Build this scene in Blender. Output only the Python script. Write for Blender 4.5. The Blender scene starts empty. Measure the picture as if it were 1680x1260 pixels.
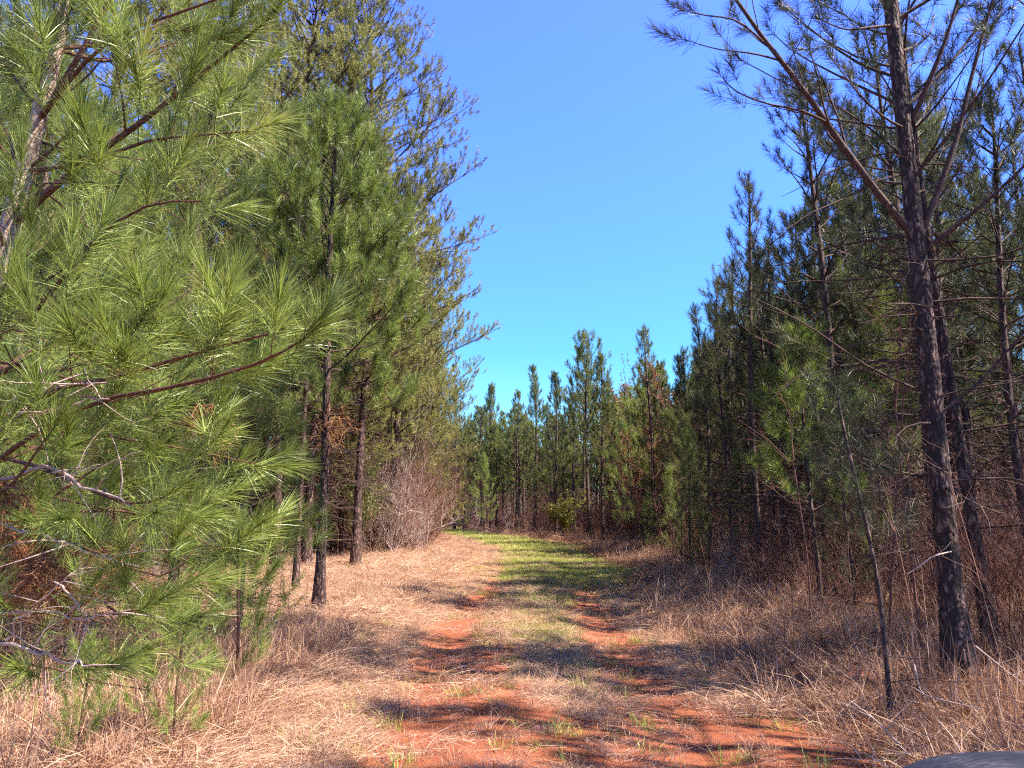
import bpy, math, random
import numpy as np
from mathutils import Vector
R = math.radians
scene = bpy.context.scene
COL = scene.collection

# ------------------------------------------------------------------ camera
CAM_H, F_PX, PITCH = 1.6, 1222.0, R(9.75)
cam_d = bpy.data.cameras.new('camera'); cam = bpy.data.objects.new('camera', cam_d); COL.objects.link(cam)
cam_d.sensor_width = 36.0; cam_d.lens = 36.0*F_PX/1680.0; cam_d.clip_end = 3000; cam_d.clip_start = 0.05
cam.location = (0, 0, CAM_H); cam.rotation_euler = (R(90)+PITCH, 0, 0)
scene.camera = cam

def ray(px, py):
    u = (px-840)/F_PX; v = (630-py)/F_PX
    return (u, math.cos(PITCH)-v*math.sin(PITCH), math.sin(PITCH)+v*math.cos(PITCH))
def P(px, py, Y):                       # a point on the sight line at forward distance Y metres
    d = ray(px, py); s = Y/d[1]
    return np.array([d[0]*s, Y, CAM_H+d[2]*s])
def Hat(py, Y):                         # height above ground seen at row py at distance Y
    return float(P(840, py, Y)[2])
def GY(py):                             # ground distance of a row
    d = ray(840, py); return CAM_H/(-d[2])*d[1]

# ------------------------------------------------------------------ noise / ground shape
_rs = np.random.RandomState(5)
_tab = _rs.rand(256, 256)
def vnoise(x, y, s=1.0):
    x = np.asarray(x, float)/s+1000.3; y = np.asarray(y, float)/s+777.7
    xi = np.floor(x).astype(int); yi = np.floor(y).astype(int); fx = x-xi; fy = y-yi
    fx = fx*fx*(3-2*fx); fy = fy*fy*(3-2*fy)
    a = _tab[xi % 256, yi % 256]; b = _tab[(xi+1) % 256, yi % 256]; c = _tab[xi % 256, (yi+1) % 256]; d = _tab[(xi+1) % 256, (yi+1) % 256]
    return (a*(1-fx)+b*fx)*(1-fy)+(c*(1-fx)+d*fx)*fy
def fbm(x, y, s):
    return (vnoise(x, y, s)+.5*vnoise(x, y, s*.47)+.25*vnoise(x, y, s*.21))/1.75
def sm(a, b, x):
    t = np.clip((np.asarray(x, float)-a)/(b-a), 0, 1); return t*t*(3-2*t)
CX = ([-50, 0, 5, 9, 13, 21, 35, 50, 70, 90], [.45, .4, .4, .33, .42, .9, .5, -2.2, -8, -16])
LX = ([-50, 0, 6, 9, 13, 20, 28, 30, 45, 58, 70, 90], [-6, -5, -5, -5.6, -7.5, -8.8, -9, -3.9, -4.6, -7.5, -11, -20])
RX = ([-50, 0, 5, 7, 12.8, 20, 31, 45, 56, 64, 72, 90], [4, 4.2, 4.0, 3.6, 3.7, 4.3, 5.2, 4.2, 1.0, -3, -9, -22])
def cx(y): return np.interp(y, *CX)
def lx(y): return np.interp(y, *LX)
def rx(y): return np.interp(y, *RX)
def rut(x, y):
    x = np.asarray(x, float); c = cx(y)
    wob = (vnoise(y, 3.3, 2.2)-.5)*.25
    a = np.exp(-((x-(c-1.08)-wob)/.36)**2); b = np.exp(-((x-(c+1.0)-wob)/.40)**2)
    return np.maximum(a, b)
def gz(x, y):
    x = np.asarray(x, float); y = np.asarray(y, float)
    z = (fbm(x, y, 2.3)-.5)*.10+(fbm(x+50, y, 9)-.5)*.12
    z = z-.05*rut(x, y)*(1-sm(20, 40, y))
    side = sm(.2, 1.6, x-rx(y)+1.0)
    z = z+side*(.10+.12*vnoise(x, y, 1.1))
    sl = sm(.0, 1.4, (cx(y)-1.7)-x)
    z = z+sl*(.03+.09*vnoise(x+9, y, .9))
    return z*np.clip(np.hypot(x, y)/3, .2, 1)
def gzf(x, y): return float(gz(np.array([x]), np.array([y]))[0])

# ------------------------------------------------------------------ mesh building
class Geo:
    def __init__(s): s.v = []; s.q = []; s.t = []; s.c = []; s.n = 0
    def add(s, V, Q=None, T=None, tint=0.5):
        V = np.asarray(V, np.float32).reshape(-1, 3); k = len(V)
        if Q is not None and len(Q): s.q.append(np.asarray(Q, np.int64)+s.n)
        if T is not None and len(T): s.t.append(np.asarray(T, np.int64)+s.n)
        s.v.append(V); s.c.append(np.broadcast_to(np.asarray(tint, np.float32), (k,))); s.n += k
    def mesh(s, name, mat, smooth=True):
        me = bpy.data.meshes.new(name)
        V = np.concatenate(s.v) if s.v else np.zeros((0, 3), np.float32)
        Q = np.concatenate(s.q).reshape(-1, 4) if s.q else np.zeros((0, 4), np.int64)
        T = np.concatenate(s.t).reshape(-1, 3) if s.t else np.zeros((0, 3), np.int64)
        me.vertices.add(len(V)); me.vertices.foreach_set('co', V.ravel())
        loops = np.concatenate([Q.ravel(), T.ravel()]).astype(np.int32)
        me.loops.add(len(loops)); me.loops.foreach_set('vertex_index', loops)
        npoly = len(Q)+len(T); me.polygons.add(npoly)
        ls = np.concatenate([np.arange(len(Q))*4, len(Q)*4+np.arange(len(T))*3]).astype(np.int32)
        me.polygons.foreach_set('loop_start', ls)
        me.polygons.foreach_set('use_smooth', np.full(npoly, smooth))
        at = me.attributes.new('tint', 'FLOAT', 'POINT'); at.data.foreach_set('value', np.concatenate(s.c).astype(np.float32))
        me.update(calc_edges=True); me.materials.append(mat)
        return me
    def tubes(s, polys, sides=5, tint=.5, cap=True, lump=0.0, seed=0):
        """polys: list of (pts Kx3, radii K); grouped by K"""
        by = {}
        for i, (p, r) in enumerate(polys): by.setdefault(len(p), []).append((p, r))
        rs = np.random.RandomState(seed)
        for K, L in by.items():
            Pn = np.array([p for p, r in L], float); Rn = np.array([r for p, r in L], float); N = len(L)
            T = np.gradient(Pn, axis=1); T /= np.linalg.norm(T, axis=2, keepdims=True)+1e-9
            ref = np.where(np.abs(T[:, :1, 2:3]) > .9, np.array([1., 0, 0]), np.array([0, 0, 1.]))
            U = np.cross(T, ref); U /= np.linalg.norm(U, axis=2, keepdims=True)+1e-9; W = np.cross(T, U)
            a = np.arange(sides)/sides*2*np.pi
            rr = Rn[:, :, None]*(1+lump*(rs.rand(N, K, sides)-.5))
            V = Pn[:, :, None]+rr[..., None]*(U[:, :, None]*np.cos(a)[None, None, :, None]+W[:, :, None]*np.sin(a)[None, None, :, None])
            n = np.arange(N)[:, None, None]*K*sides; k = np.arange(K-1)[None, :, None]*sides; j = np.arange(sides)[None, None, :]; j2 = (j+1) % sides
            Q = np.stack([n+k+j, n+k+j2, n+k+sides+j2, n+k+sides+j], -1).reshape(-1, 4)
            s.add(V, Q, tint=tint)
    def blades(s, B, D, L, w, rs, segs=1, droop=0.0, tint=.5, curl=None, flat=False):
        """B base, D unit dir (N,3), L length (N); tapered ribbons"""
        N = len(B); L = np.broadcast_to(L, (N,)); w = np.broadcast_to(w, (N,))
        rnd = rs.randn(N, 3); W = np.cross(D, rnd); W /= np.linalg.norm(W, axis=1, keepdims=True)+1e-9
        tint = np.broadcast_to(tint, (N,))
        dr = np.array([0, 0, -1.])[None]*(droop*L)[:, None] if np.ndim(droop) or droop else np.zeros((N, 3))
        if curl is not None: dr = dr+curl*L[:, None]
        pts = []
        for i in range(segs+1):
            t = i/segs; p = B+D*(L*t)[:, None]+dr*t*t
            if i < segs: hw = (w*(.5 if i == 0 else .5*(1-.35*t)))[:, None]; pts += [p-W*hw, p+W*hw]
            else: pts.append(p)
        V = np.stack(pts, 1); m = V.shape[1]; b = np.arange(N)[:, None]*m
        Q = [np.concatenate([b+2*i, b+2*i+1, b+2*i+3, b+2*i+2], 1) for i in range(segs-1)]
        Q = np.concatenate(Q) if Q else None
        T = np.concatenate([b+2*segs-2, b+2*segs-1, b+2*segs], 1)
        s.add(V, Q, T, tint=np.repeat(tint, m))

def norm(v): return v/(np.linalg.norm(v)+1e-9)

# ------------------------------------------------------------------ materials
def new_mat(name):
    m = bpy.data.materials.new(name); m.use_nodes = True; nt = m.node_tree; nt.nodes.clear()
    out = nt.nodes.new('ShaderNodeOutputMaterial'); return m, nt, out
ALB = .72
def ramp(nt, fac, stops, k=None):
    k = ALB if k is None else k
    r = nt.nodes.new('ShaderNodeValToRGB'); e = r.color_ramp.elements
    while len(e) < len(stops): e.new(.5)
    for i, (p, c) in enumerate(stops): e[i].position = p; e[i].color = (c[0]*k, c[1]*k, c[2]*k, 1)
    nt.links.new(fac, r.inputs[0]); return r.outputs[0]
def objrand(nt):
    return nt.nodes.new('ShaderNodeObjectInfo').outputs['Random']
def math_(nt, op, a, b=None, clamp=False):
    n = nt.nodes.new('ShaderNodeMath'); n.operation = op; n.use_clamp = clamp
    for i, x in enumerate((a, b)):
        if x is None: continue
        if hasattr(x, 'links'): nt.links.new(x, n.inputs[i])
        else: n.inputs[i].default_value = x
    return n.outputs[0]
def leaf_mat(name, stops, trans=.3, rough=.45, spec=.5, rand_amt=.25, sat_rand=False):
    m, nt, out = new_mat(name); L = nt.links
    at = nt.nodes.new('ShaderNodeAttribute'); at.attribute_name = 'tint'
    r = math_(nt, 'SUBTRACT', objrand(nt), .5); r = math_(nt, 'MULTIPLY', r, rand_amt)
    f = math_(nt, 'ADD', at.outputs['Fac'], r, True)
    c = ramp(nt, f, stops)
    b = nt.nodes.new('ShaderNodeBsdfPrincipled'); L.new(c, b.inputs['Base Color'])
    b.inputs['Roughness'].default_value = rough; b.inputs['Specular IOR Level'].default_value = spec
    t = nt.nodes.new('ShaderNodeBsdfTranslucent'); L.new(c, t.inputs['Color'])
    mx = nt.nodes.new('ShaderNodeMixShader'); mx.inputs[0].default_value = trans
    L.new(b.outputs[0], mx.inputs[1]); L.new(t.outputs[0], mx.inputs[2]); L.new(mx.outputs[0], out.inputs[0])
    return m
def bark_mat(name, dark, mid, light, scale=26, bump=.02, stretch=.3):
    m, nt, out = new_mat(name); L = nt.links
    tc = nt.nodes.new('ShaderNodeTexCoord'); mp = nt.nodes.new('ShaderNodeMapping'); mp.inputs['Scale'].default_value = (1, 1, stretch)
    L.new(tc.outputs['Object'], mp.inputs[0])
    nz = nt.nodes.new('ShaderNodeTexNoise'); nz.inputs['Scale'].default_value = scale*.7; nz.inputs['Detail'].default_value = 6; L.new(mp.outputs[0], nz.inputs[0])
    mxv = nt.nodes.new('ShaderNodeMix'); mxv.data_type = 'VECTOR'; mxv.inputs[0].default_value = .06
    L.new(mp.outputs[0], mxv.inputs[4]); L.new(nz.outputs['Color'], mxv.inputs[5])
    vo = nt.nodes.new('ShaderNodeTexVoronoi'); vo.feature = 'DISTANCE_TO_EDGE'; vo.inputs['Scale'].default_value = scale; L.new(mxv.outputs[1], vo.inputs[0])
    h = math_(nt, 'MULTIPLY', vo.outputs[0], 3.2, True); h2 = math_(nt, 'MULTIPLY', h, nz.outputs[0])
    h3 = math_(nt, 'ADD', h2, math_(nt, 'MULTIPLY', nz.outputs[0], .35))
    at = nt.nodes.new('ShaderNodeAttribute'); at.attribute_name = 'tint'; h3 = math_(nt, 'MULTIPLY', h3, math_(nt, 'ADD', math_(nt, 'MULTIPLY', at.outputs['Fac'], 1.5), .25))
    c = ramp(nt, h3, [(0.12, dark), (.42, mid), (.78, light)])
    b = nt.nodes.new('ShaderNodeBsdfPrincipled'); L.new(c, b.inputs['Base Color']); b.inputs['Roughness'].default_value = .85
    bp = nt.nodes.new('ShaderNodeBump'); bp.inputs['Distance'].default_value = bump; bp.inputs['Strength'].default_value = 1
    L.new(h3, bp.inputs['Height']); L.new(bp.outputs[0], b.inputs['Normal']); L.new(b.outputs[0], out.inputs[0])
    return m

M = {}
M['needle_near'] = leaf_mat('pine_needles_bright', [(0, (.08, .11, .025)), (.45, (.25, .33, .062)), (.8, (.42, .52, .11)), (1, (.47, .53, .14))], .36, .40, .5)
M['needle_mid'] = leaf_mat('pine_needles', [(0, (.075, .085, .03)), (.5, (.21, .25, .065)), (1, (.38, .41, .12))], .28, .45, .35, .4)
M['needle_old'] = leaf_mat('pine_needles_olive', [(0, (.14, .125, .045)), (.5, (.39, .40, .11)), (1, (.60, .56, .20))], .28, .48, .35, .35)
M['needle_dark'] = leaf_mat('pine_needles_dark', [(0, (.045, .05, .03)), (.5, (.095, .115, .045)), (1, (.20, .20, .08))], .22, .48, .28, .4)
M['needle_dead'] = leaf_mat('dead_needles', [(0, (.20, .07, .035)), (.5, (.36, .15, .07)), (1, (.5, .25, .12))], .25, .6, .2)
M['leaf_yellow'] = leaf_mat('olive_leaves', [(0, (.14, .15, .03)), (.5, (.28, .28, .05)), (1, (.42, .36, .08))], .4, .5, .3)
M['leaf_red'] = leaf_mat('russet_leaves', [(0, (.14, .045, .03)), (.5, (.26, .085, .05)), (1, (.38, .15, .08))], .35, .6, .2)
M['straw'] = leaf_mat('dry_straw', [(0, (.20, .08, .05)), (.35, (.44, .23, .135)), (.7, (.74, .455, .30)), (1, (.95, .71, .52))], .3, .55, .3, .25)
M['green'] = leaf_mat('green_grass', [(0, (.18, .23, .05)), (.5, (.48, .56, .11)), (.8, (.70, .68, .21)), (1, (.76, .62, .30))], .35, .5, .35, .4)
M['twig'] = leaf_mat('bare_twigs', [(0, (.09, .035, .026)), (.5, (.24, .11, .08)), (1, (.44, .26, .19))], .05, .7, .2, .3)
M['twig_pale'] = leaf_mat('pale_bare_twigs', [(0, (.32, .22, .18)), (.5, (.56, .42, .36)), (1, (.76, .62, .54))], .05, .7, .2, .2)
M['bark'] = bark_mat('pine_bark', (.016, .008, .006), (.08, .037, .027), (.28, .17, .13), 17, .012, .36)
M['bark_far'] = bark_mat('pine_bark_slender', (.03, .015, .012), (.09, .05, .038), (.22, .14, .11), 22, .01, .3)
M['bark_pale'] = bark_mat('young_pine_bark', (.20, .12, .08), (.46, .32, .24), (.68, .54, .43), 40, .005, .6)
M['limb'] = bark_mat('pine_limb_bark', (.03, .013, .01), (.09, .042, .03), (.20, .12, .09), 45, .004, .5)
M['limb_red'] = bark_mat('red_brown_limb_bark', (.05, .018, .012), (.15, .055, .035), (.26, .12, .08), 60, .003, .5)

# ------------------------------------------------------------------ objects
def tag(o, label=None, cat=None, group=None, kind=None):
    if label: o['label'] = label
    if cat: o['category'] = cat
    if group: o['group'] = group
    if kind: o['kind'] = kind
    return o
def obj(name, me, parent=None, loc=None):
    o = bpy.data.objects.new(name, me); COL.objects.link(o)
    if parent: o.parent = parent
    if loc is not None: o.location = loc
    return o
def empty(name, loc, rz=0.0, sc=1.0):
    o = bpy.data.objects.new(name, None); COL.objects.link(o); o.location = loc; o.rotation_euler = (0, 0, rz); o.empty_display_size = .2
    o.scale = (sc, sc, sc) if not isinstance(sc, tuple) else sc
    return o

# ------------------------------------------------------------------ pine generator
def rotz(v, a):
    c, s_ = math.cos(a), math.sin(a); return np.array([v[0]*c-v[1]*s_, v[0]*s_+v[1]*c, v[2]])
def grow(p0, d0, length, K, rng, lift=.35, jit=.10, drop=0.0):
    pts = [np.array(p0, float)]; d = norm(np.array(d0, float)); st = length/(K-1)
    for i in range(K-1):
        d = norm(d+np.array([rng.gauss(0, jit), rng.gauss(0, jit), rng.gauss(0, jit*.6)+(lift-drop*(1-i/(K-1)))/(K-1)]))
        pts.append(pts[-1]+d*st)
    return np.array(pts)
class Tree:
    def __init__(s, seed): s.rng = random.Random(seed); s.rs = np.random.RandomState(seed); s.limbs = []; s.twigs = []; s.sh = []; s.dead = []
    def subdivide(s, poly, r0, t0=.3, spacing=.26, sec_len=.55, sec_min=.18, up=.5, tert=True, shoot_up=.45, bare=0.0, flat=.3):
        rng = s.rng; K = len(poly); seg = np.linalg.norm(np.diff(poly, axis=0), axis=1); Ltot = seg.sum(); cum = np.concatenate([[0], np.cumsum(seg)])
        n = max(2, int(Ltot*(1-t0)/spacing)); side = rng.choice((-1, 1))
        for i in range(n):
            t = t0+(1-t0)*(i+rng.uniform(.2, .8))/n; dd = t*Ltot; k = min(K-2, int(np.searchsorted(cum, dd)-1)); k = max(k, 0)
            f = (dd-cum[k])/(seg[k]+1e-9); p = poly[k]*(1-f)+poly[k+1]*f; d = norm(poly[k+1]-poly[k])
            side = -side; a = side*R(rng.uniform(32, 62)); q = rotz(d, a)
            if abs(d[2]) > .75: q = norm(d*.6+np.array([math.cos(i*2.4), math.sin(i*2.4), .1])*.8)
            q = norm(q+np.array([0, 0, rng.uniform(-flat, flat+.15)]))
            L = ((1-t)*Ltot*sec_len+sec_min)*rng.uniform(.7, 1.3)
            c = grow(p, q, L, 4, rng, lift=up, jit=.12); rr = max(.0022, r0*(1-t)*.5)
            s.twigs.append((c, np.array([rr, rr*.8, rr*.6, rr*.35])))
            if rng.random() < bare: continue
            s.sh.append((c[-1], norm(norm(c[-1]-c[-2])+np.array([0, 0, shoot_up]))))
            if L > .34: s.sh.append((c[2], norm(norm(c[2]-c[1])+np.array([rng.gauss(0, .5), rng.gauss(0, .5), shoot_up]))))
            if tert and L > .42:
                for m in range(int(L/.24)):
                    tt = rng.uniform(.3, .95)*3; kk = int(min(2, tt)); pp = c[kk]*(1-(tt-kk))+c[kk+1]*(tt-kk)
                    dq = rotz(norm(c[kk+1]-c[kk]), rng.choice((-1, 1))*R(rng.uniform(35, 65)))
                    cc = grow(pp, norm(dq+np.array([0, 0, rng.uniform(-.1, .4)])), rng.uniform(.12, .3)*max(1, L*.8), 3, rng, lift=up)
                    s.twigs.append((cc, np.array([rr*.5, rr*.4, rr*.3])))
                    s.sh.append((cc[-1], norm(norm(cc[-1]-cc[-2])+np.array([0, 0, shoot_up]))))
        s.sh.append((poly[-1], norm(norm(poly[-1]-poly[-2])+np.array([0, 0, shoot_up]))))
    def pine(s, H, r0, hb, cr, dz=.5, nb=4, e0=5, e1=60, prof=None, K=12, sway=.12, dead=8, dead_len=.9, crown_pow=.8, r_top=.012, spacing=.26, tert=True, up=.5, shoot_up=.5, bare=0.0, azfun=None, miss=.12, limb_r=.26, flat=.3, leader=3, sec_len=.55):
        rng = s.rng; s.H = H; s.sec_len = sec_len
        tp = []; ax, ay = rng.uniform(0, 6.3), rng.uniform(0, 6.3)
        for i in range(K):
            t = i/(K-1); tp.append([sway*math.sin(ax+t*4.2)*t*(1.2-t*.4), sway*math.sin(ay+t*3.6)*t, H*t])
        tp = np.array(tp); tp[:, 0] -= tp[0, 0]; tp[:, 1] -= tp[0, 1]
        t = np.linspace(0, 1, K); rr = r0*(1-t)**.75*(1+.25*np.exp(-t*30))+r_top*t; rr[0] *= 1.25
        s.trunk = (tp, rr); s.whorls(H, hb, cr, dz, nb, e0, e1, prof, crown_pow, r0, spacing, tert, up, shoot_up, bare, azfun, miss, limb_r, flat)
        for i in range(leader): s.sh.append((tp[-1]-np.array([0, 0, .12*i]), norm(np.array([rng.gauss(0, .15), rng.gauss(0, .15), 1]))))
        for i in range(dead):
            z = rng.uniform(.12*H, max(hb*1.15, .15*H)); a = rng.uniform(0, 6.3); p = s.at(z); L = dead_len*rng.uniform(.3, 1.1)
            c = grow(p, (math.cos(a), math.sin(a), rng.uniform(-.25, .35)), L, 5, rng, lift=-.15, jit=.2)
            r = .0035+.006*L; s.dead.append((c, np.array([r, r*.85, r*.7, r*.5, r*.25])))
            for j in range(rng.randint(1, 4)):
                k = rng.randint(1, 3); cc = grow(c[k], rotz(norm(c[k+1]-c[k]), rng.choice((-1, 1))*R(45)), L*rng.uniform(.2, .5), 3, rng, lift=0, jit=.25)
                s.dead.append((cc, np.array([r*.5, r*.4, r*.2])))
        return s
    def at(s, z):
        tp = s.trunk[0]; return np.array([np.interp(z, tp[:, 2], tp[:, 0]), np.interp(z, tp[:, 2], tp[:, 1]), z])
    def whorls(s, H, hb, cr, dz, nb, e0, e1, prof, cp, r0, spacing, tert, up, shoot_up, bare, azfun, miss, limb_r, flat):
        rng = s.rng; z = hb; a0 = rng.uniform(0, 6.3)
        while z < H*.975:
            rel = (z-hb)/(H-hb); base = prof(rel) if prof else ((1-rel)**cp*min(1, .55+rel*2.2))
            n = nb+rng.choice((-1, 0, 0, 1)); a0 += rng.uniform(.5, 1.2)
            for i in range(max(2, n)):
                if rng.random() < miss: continue
                a = a0+i*6.283/n+rng.gauss(0, .22); L = max(.18, cr*base*rng.uniform(.65, 1.18))
                if azfun: L *= azfun(a, z)
                if L < .15: continue
                e = R(e0+(e1-e0)*rel**.8+rng.gauss(0, 6)); p = s.at(z+rng.uniform(-.1, .1)*dz)
                K = 7 if L > .9 else 5
                c = grow(p, (math.cos(a)*math.cos(e), math.sin(a)*math.cos(e), math.sin(e)), L, K, rng, lift=.45*(1-rel)+.15, jit=.085, drop=.15)
                r = min(r0*limb_r*(.5+.5*L/cr), .008+L*.011)
                s.limbs.append((c, r*np.linspace(1, .25, K)))
                s.subdivide(c, r, t0=.32 if L > 1 else .15, spacing=spacing, up=up, shoot_up=shoot_up, tert=tert, bare=bare, flat=flat, sec_len=getattr(s, 'sec_len', .55))
            z += dz*rng.uniform(.75, 1.25)*(1-.35*rel)
    def needles(s, g, n, nl, w, slen=.22, segs=1, tint=(.5, .18), droop=.12, spread=(18, 62), keep=1.0, tfun=None):
        if not s.sh: return
        B = np.array([x[0] for x in s.sh]); D = np.array([x[1] for x in s.sh])
        if keep < 1: k = s.rs.rand(len(B)) < keep; B = B[k]; D = D[k]
        N = len(B); rs = s.rs
        sl = slen*(.6+.8*rs.rand(N)); tn = np.clip(tint[0]+tint[1]*rs.randn(N), 0, 1)
        if tfun is not None: tn = np.clip(tn+tfun(B), 0, 1)
        t = rs.rand(N, n)**.8; pos = B[:, None]+D[:, None]*((t-.55)*sl[:, None])[..., None]
        ref = np.where(np.abs(D[:, 2:3]) > .9, np.array([1., 0, 0]), np.array([0, 0, 1.])); U = np.cross(D, ref); U /= np.linalg.norm(U, axis=1, keepdims=True); W = np.cross(D, U)
        ph = rs.rand(N, n)*6.283; pol = np.radians(spread[0]+(spread[1]-spread[0])*(1-t)*(.6+.8*rs.rand(N, n)))
        dr = D[:, None]*np.cos(pol)[..., None]+(U[:, None]*np.cos(ph)[..., None]+W[:, None]*np.sin(ph)[..., None])*np.sin(pol)[..., None]
        dr = dr+rs.randn(N, n, 3)*.06; dr /= np.linalg.norm(dr, axis=2, keepdims=True)
        L = (nl*(.72+.4*rs.rand(N, n))).ravel(); ti = np.clip(np.repeat(tn, n)+.10*rs.randn(N*n), 0, 1)
        g.blades(pos.reshape(-1, 3), dr.reshape(-1, 3), L, w, rs, segs=segs, droop=droop, tint=ti)

def tree_meshes(T, nm, n, nl, w, mat, segs=1, slen=.22, sides=(8, 5, 3), tint=(.5, .18), bark='bark_far', limb='limb', keep=1.0, trunk_lump=.0, spread=(18, 62), tfun=None, fine=0, plates=0):
    g = Geo(); tp, rr = T.trunk
    if fine:
        K2 = fine; tt = np.linspace(0, 1, K2); ts = np.linspace(0, 1, len(tp))
        tp2 = np.stack([np.interp(tt, ts, tp[:, i]) for i in range(3)], 1); rr2 = np.interp(tt, ts, rr); g.tubes([(tp2, rr2)], sides[0], lump=trunk_lump, seed=3)
    else: g.tubes([(tp, rr)], sides[0], lump=trunk_lump, seed=3)
    if plates:                                  # scaly bark: raised plates between deep furrows
        V = g.v[0].reshape(fine, sides[0], 3); cc = V.mean(axis=1, keepdims=True); u = np.arange(sides[0])[None]/sides[0]*16; zz = V[:, :, 2]/.085; u = u+.9*(vnoise(zz, u*0, 2.1)-.5)+.5*(vnoise(zz, u, .8)-.5); zz = zz+1.1*(vnoise(u, zz, .9)-.5)
        ui = np.floor(u).astype(int); zi = np.floor(zz).astype(int); d1 = np.full(zz.shape, 9.); d2 = d1.copy(); hv = d1*0
        for a in (-1, 0, 1):
            for b in (-1, 0, 1):
                ca = ui+a; cb = zi+b; h1 = _tab[(ca % 16)*7 % 256, cb % 256]; h2 = _tab[(ca % 16)*11 % 256, (cb+91) % 256]
                dd = np.hypot(u-(ca+.5+.8*(h1-.5)), (zz-(cb+.5+.8*(h2-.5)))*.9); nw = dd < d1
                d2 = np.where(nw, d1, np.minimum(d2, dd)); hv = np.where(nw, h1, hv); d1 = np.where(nw, dd, d1)
        e = np.clip((d2-d1)/.28, 0, 1); off = plates*(e**.6*(.65+.5*hv)-.6)*np.clip((1.3-zz*.085/12), .3, 1)
        dirv = V-cc; dirv /= np.linalg.norm(dirv, axis=2, keepdims=True)+1e-9; g.v[0] = (V+dirv*off[..., None]).reshape(-1, 3).astype(np.float32); g.c[0] = (.12+e*(.15+.55*hv)).ravel().astype(np.float32)
    tm = g.mesh(nm+'_trunk', M[bark])
    g = Geo()
    if T.limbs: g.tubes(T.limbs, sides[1])
    if T.twigs: g.tubes(T.twigs, sides[2])
    if T.dead: g.tubes(T.dead, sides[2])
    lm = g.mesh(nm+'_limbs', M[limb])
    g = Geo(); T.needles(g, n, nl, w, slen, segs, tint=tint, keep=keep, spread=spread, tfun=tfun)
    cm = g.mesh(nm+'_crown', M[mat])
    return (tm, lm, cm, T.H)
def place_tree(ms, x, y, label, group=None, height=None, rz=None, name='pine_tree', cat='tree', mat=None, lean=(0, 0), rng=random):
    sc = (height/ms[3]) if height else 1.0
    t = empty(name, (x, y, gzf(x, y)-.04), rng.uniform(0, 6.28) if rz is None else rz, sc)
    if lean != (0, 0):
        t.rotation_euler = (lean[0], lean[1], t.rotation_euler.z)
    tag(t, label, cat, group)
    obj('trunk', ms[0], t); obj('limbs', ms[1], t); c = obj('crown', ms[2], t)
    if mat:
        c.material_slots[0].link = 'OBJECT'; c.material_slots[0].material = M[mat]
    return t

# ================================================================== prototypes
rng = random.Random(11)
def mk_far(seed, H=10, hb=4.2, cr=1.7, mat='needle_mid', n=46, w=.0145, nl=.2, **k):
    T = Tree(seed); kw = dict(dz=.5, nb=5, e0=8, e1=62, dead=30, dead_len=1.3, spacing=.26, up=.7, shoot_up=.9, sway=.16); kw.update(k)
    T.pine(H, .10, hb, cr, **kw)
    return tree_meshes(T, 'pine', n, nl, w, mat, slen=.3, sides=(7, 4, 3), tint=(.45, .2))
FAR = [mk_far(100, 10, 3.4, 1.9), mk_far(101, 10, 2.8, 2.2, crown_pow=.65), mk_far(102, 10, 4.2, 1.8, e0=15), mk_far(103, 10, 3.0, 1.6, crown_pow=1.0),
       mk_far(104, 10, 4.0, 2.5, crown_pow=.55), mk_far(105, 10, 2.4, 1.8), mk_far(106, 10, 4.4, 2.2, crown_pow=.6, e0=0)]
def mk_mid(seed, H=9, hb=3, cr=1.8, n=80, w=.0060, nl=.19, mat='needle_dark', **k):
    T = Tree(seed); kw = dict(dz=.55, nb=4, e0=0, e1=58, dead=44, dead_len=1.7, spacing=.27, up=.6, shoot_up=.7, sway=.2); kw.update(k)
    T.pine(H, .085, hb, cr, **kw)
    return tree_meshes(T, 'pine', n, nl, w, mat, slen=.26, sides=(9, 5, 3), tint=(.45, .2))
MID = [mk_mid(200, 9, 3.0, 1.8), mk_mid(201, 9, 3.4, 2.0, crown_pow=.6), mk_mid(202, 9, 2.6, 1.6), mk_mid(203, 9, 3.8, 1.9, crown_pow=.55), mk_mid(204, 9, 1.6, 1.5, crown_pow=1)]
def mk_young(seed, H=4, hb=.7, cr=1.0, n=60, w=.0045, nl=.2, mat='needle_near', **k):
    T = Tree(seed); kw = dict(dz=.34, nb=4, e0=12, e1=62, dead=6, dead_len=.5, spacing=.24, up=.6, shoot_up=.6, sway=.1, tert=False); kw.update(k)
    T.pine(H, .032, hb, cr, **kw)
    return tree_meshes(T, 'young_pine', n, nl, w, mat, slen=.24, sides=(7, 4, 3), tint=(.5, .18), limb='limb')
YOUNG = [mk_young(300), mk_young(301, 4, .5, 1.2), mk_young(302, 4, 1.2, .9), mk_young(303, 4, .4, .8, crown_pow=1.0)]

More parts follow.
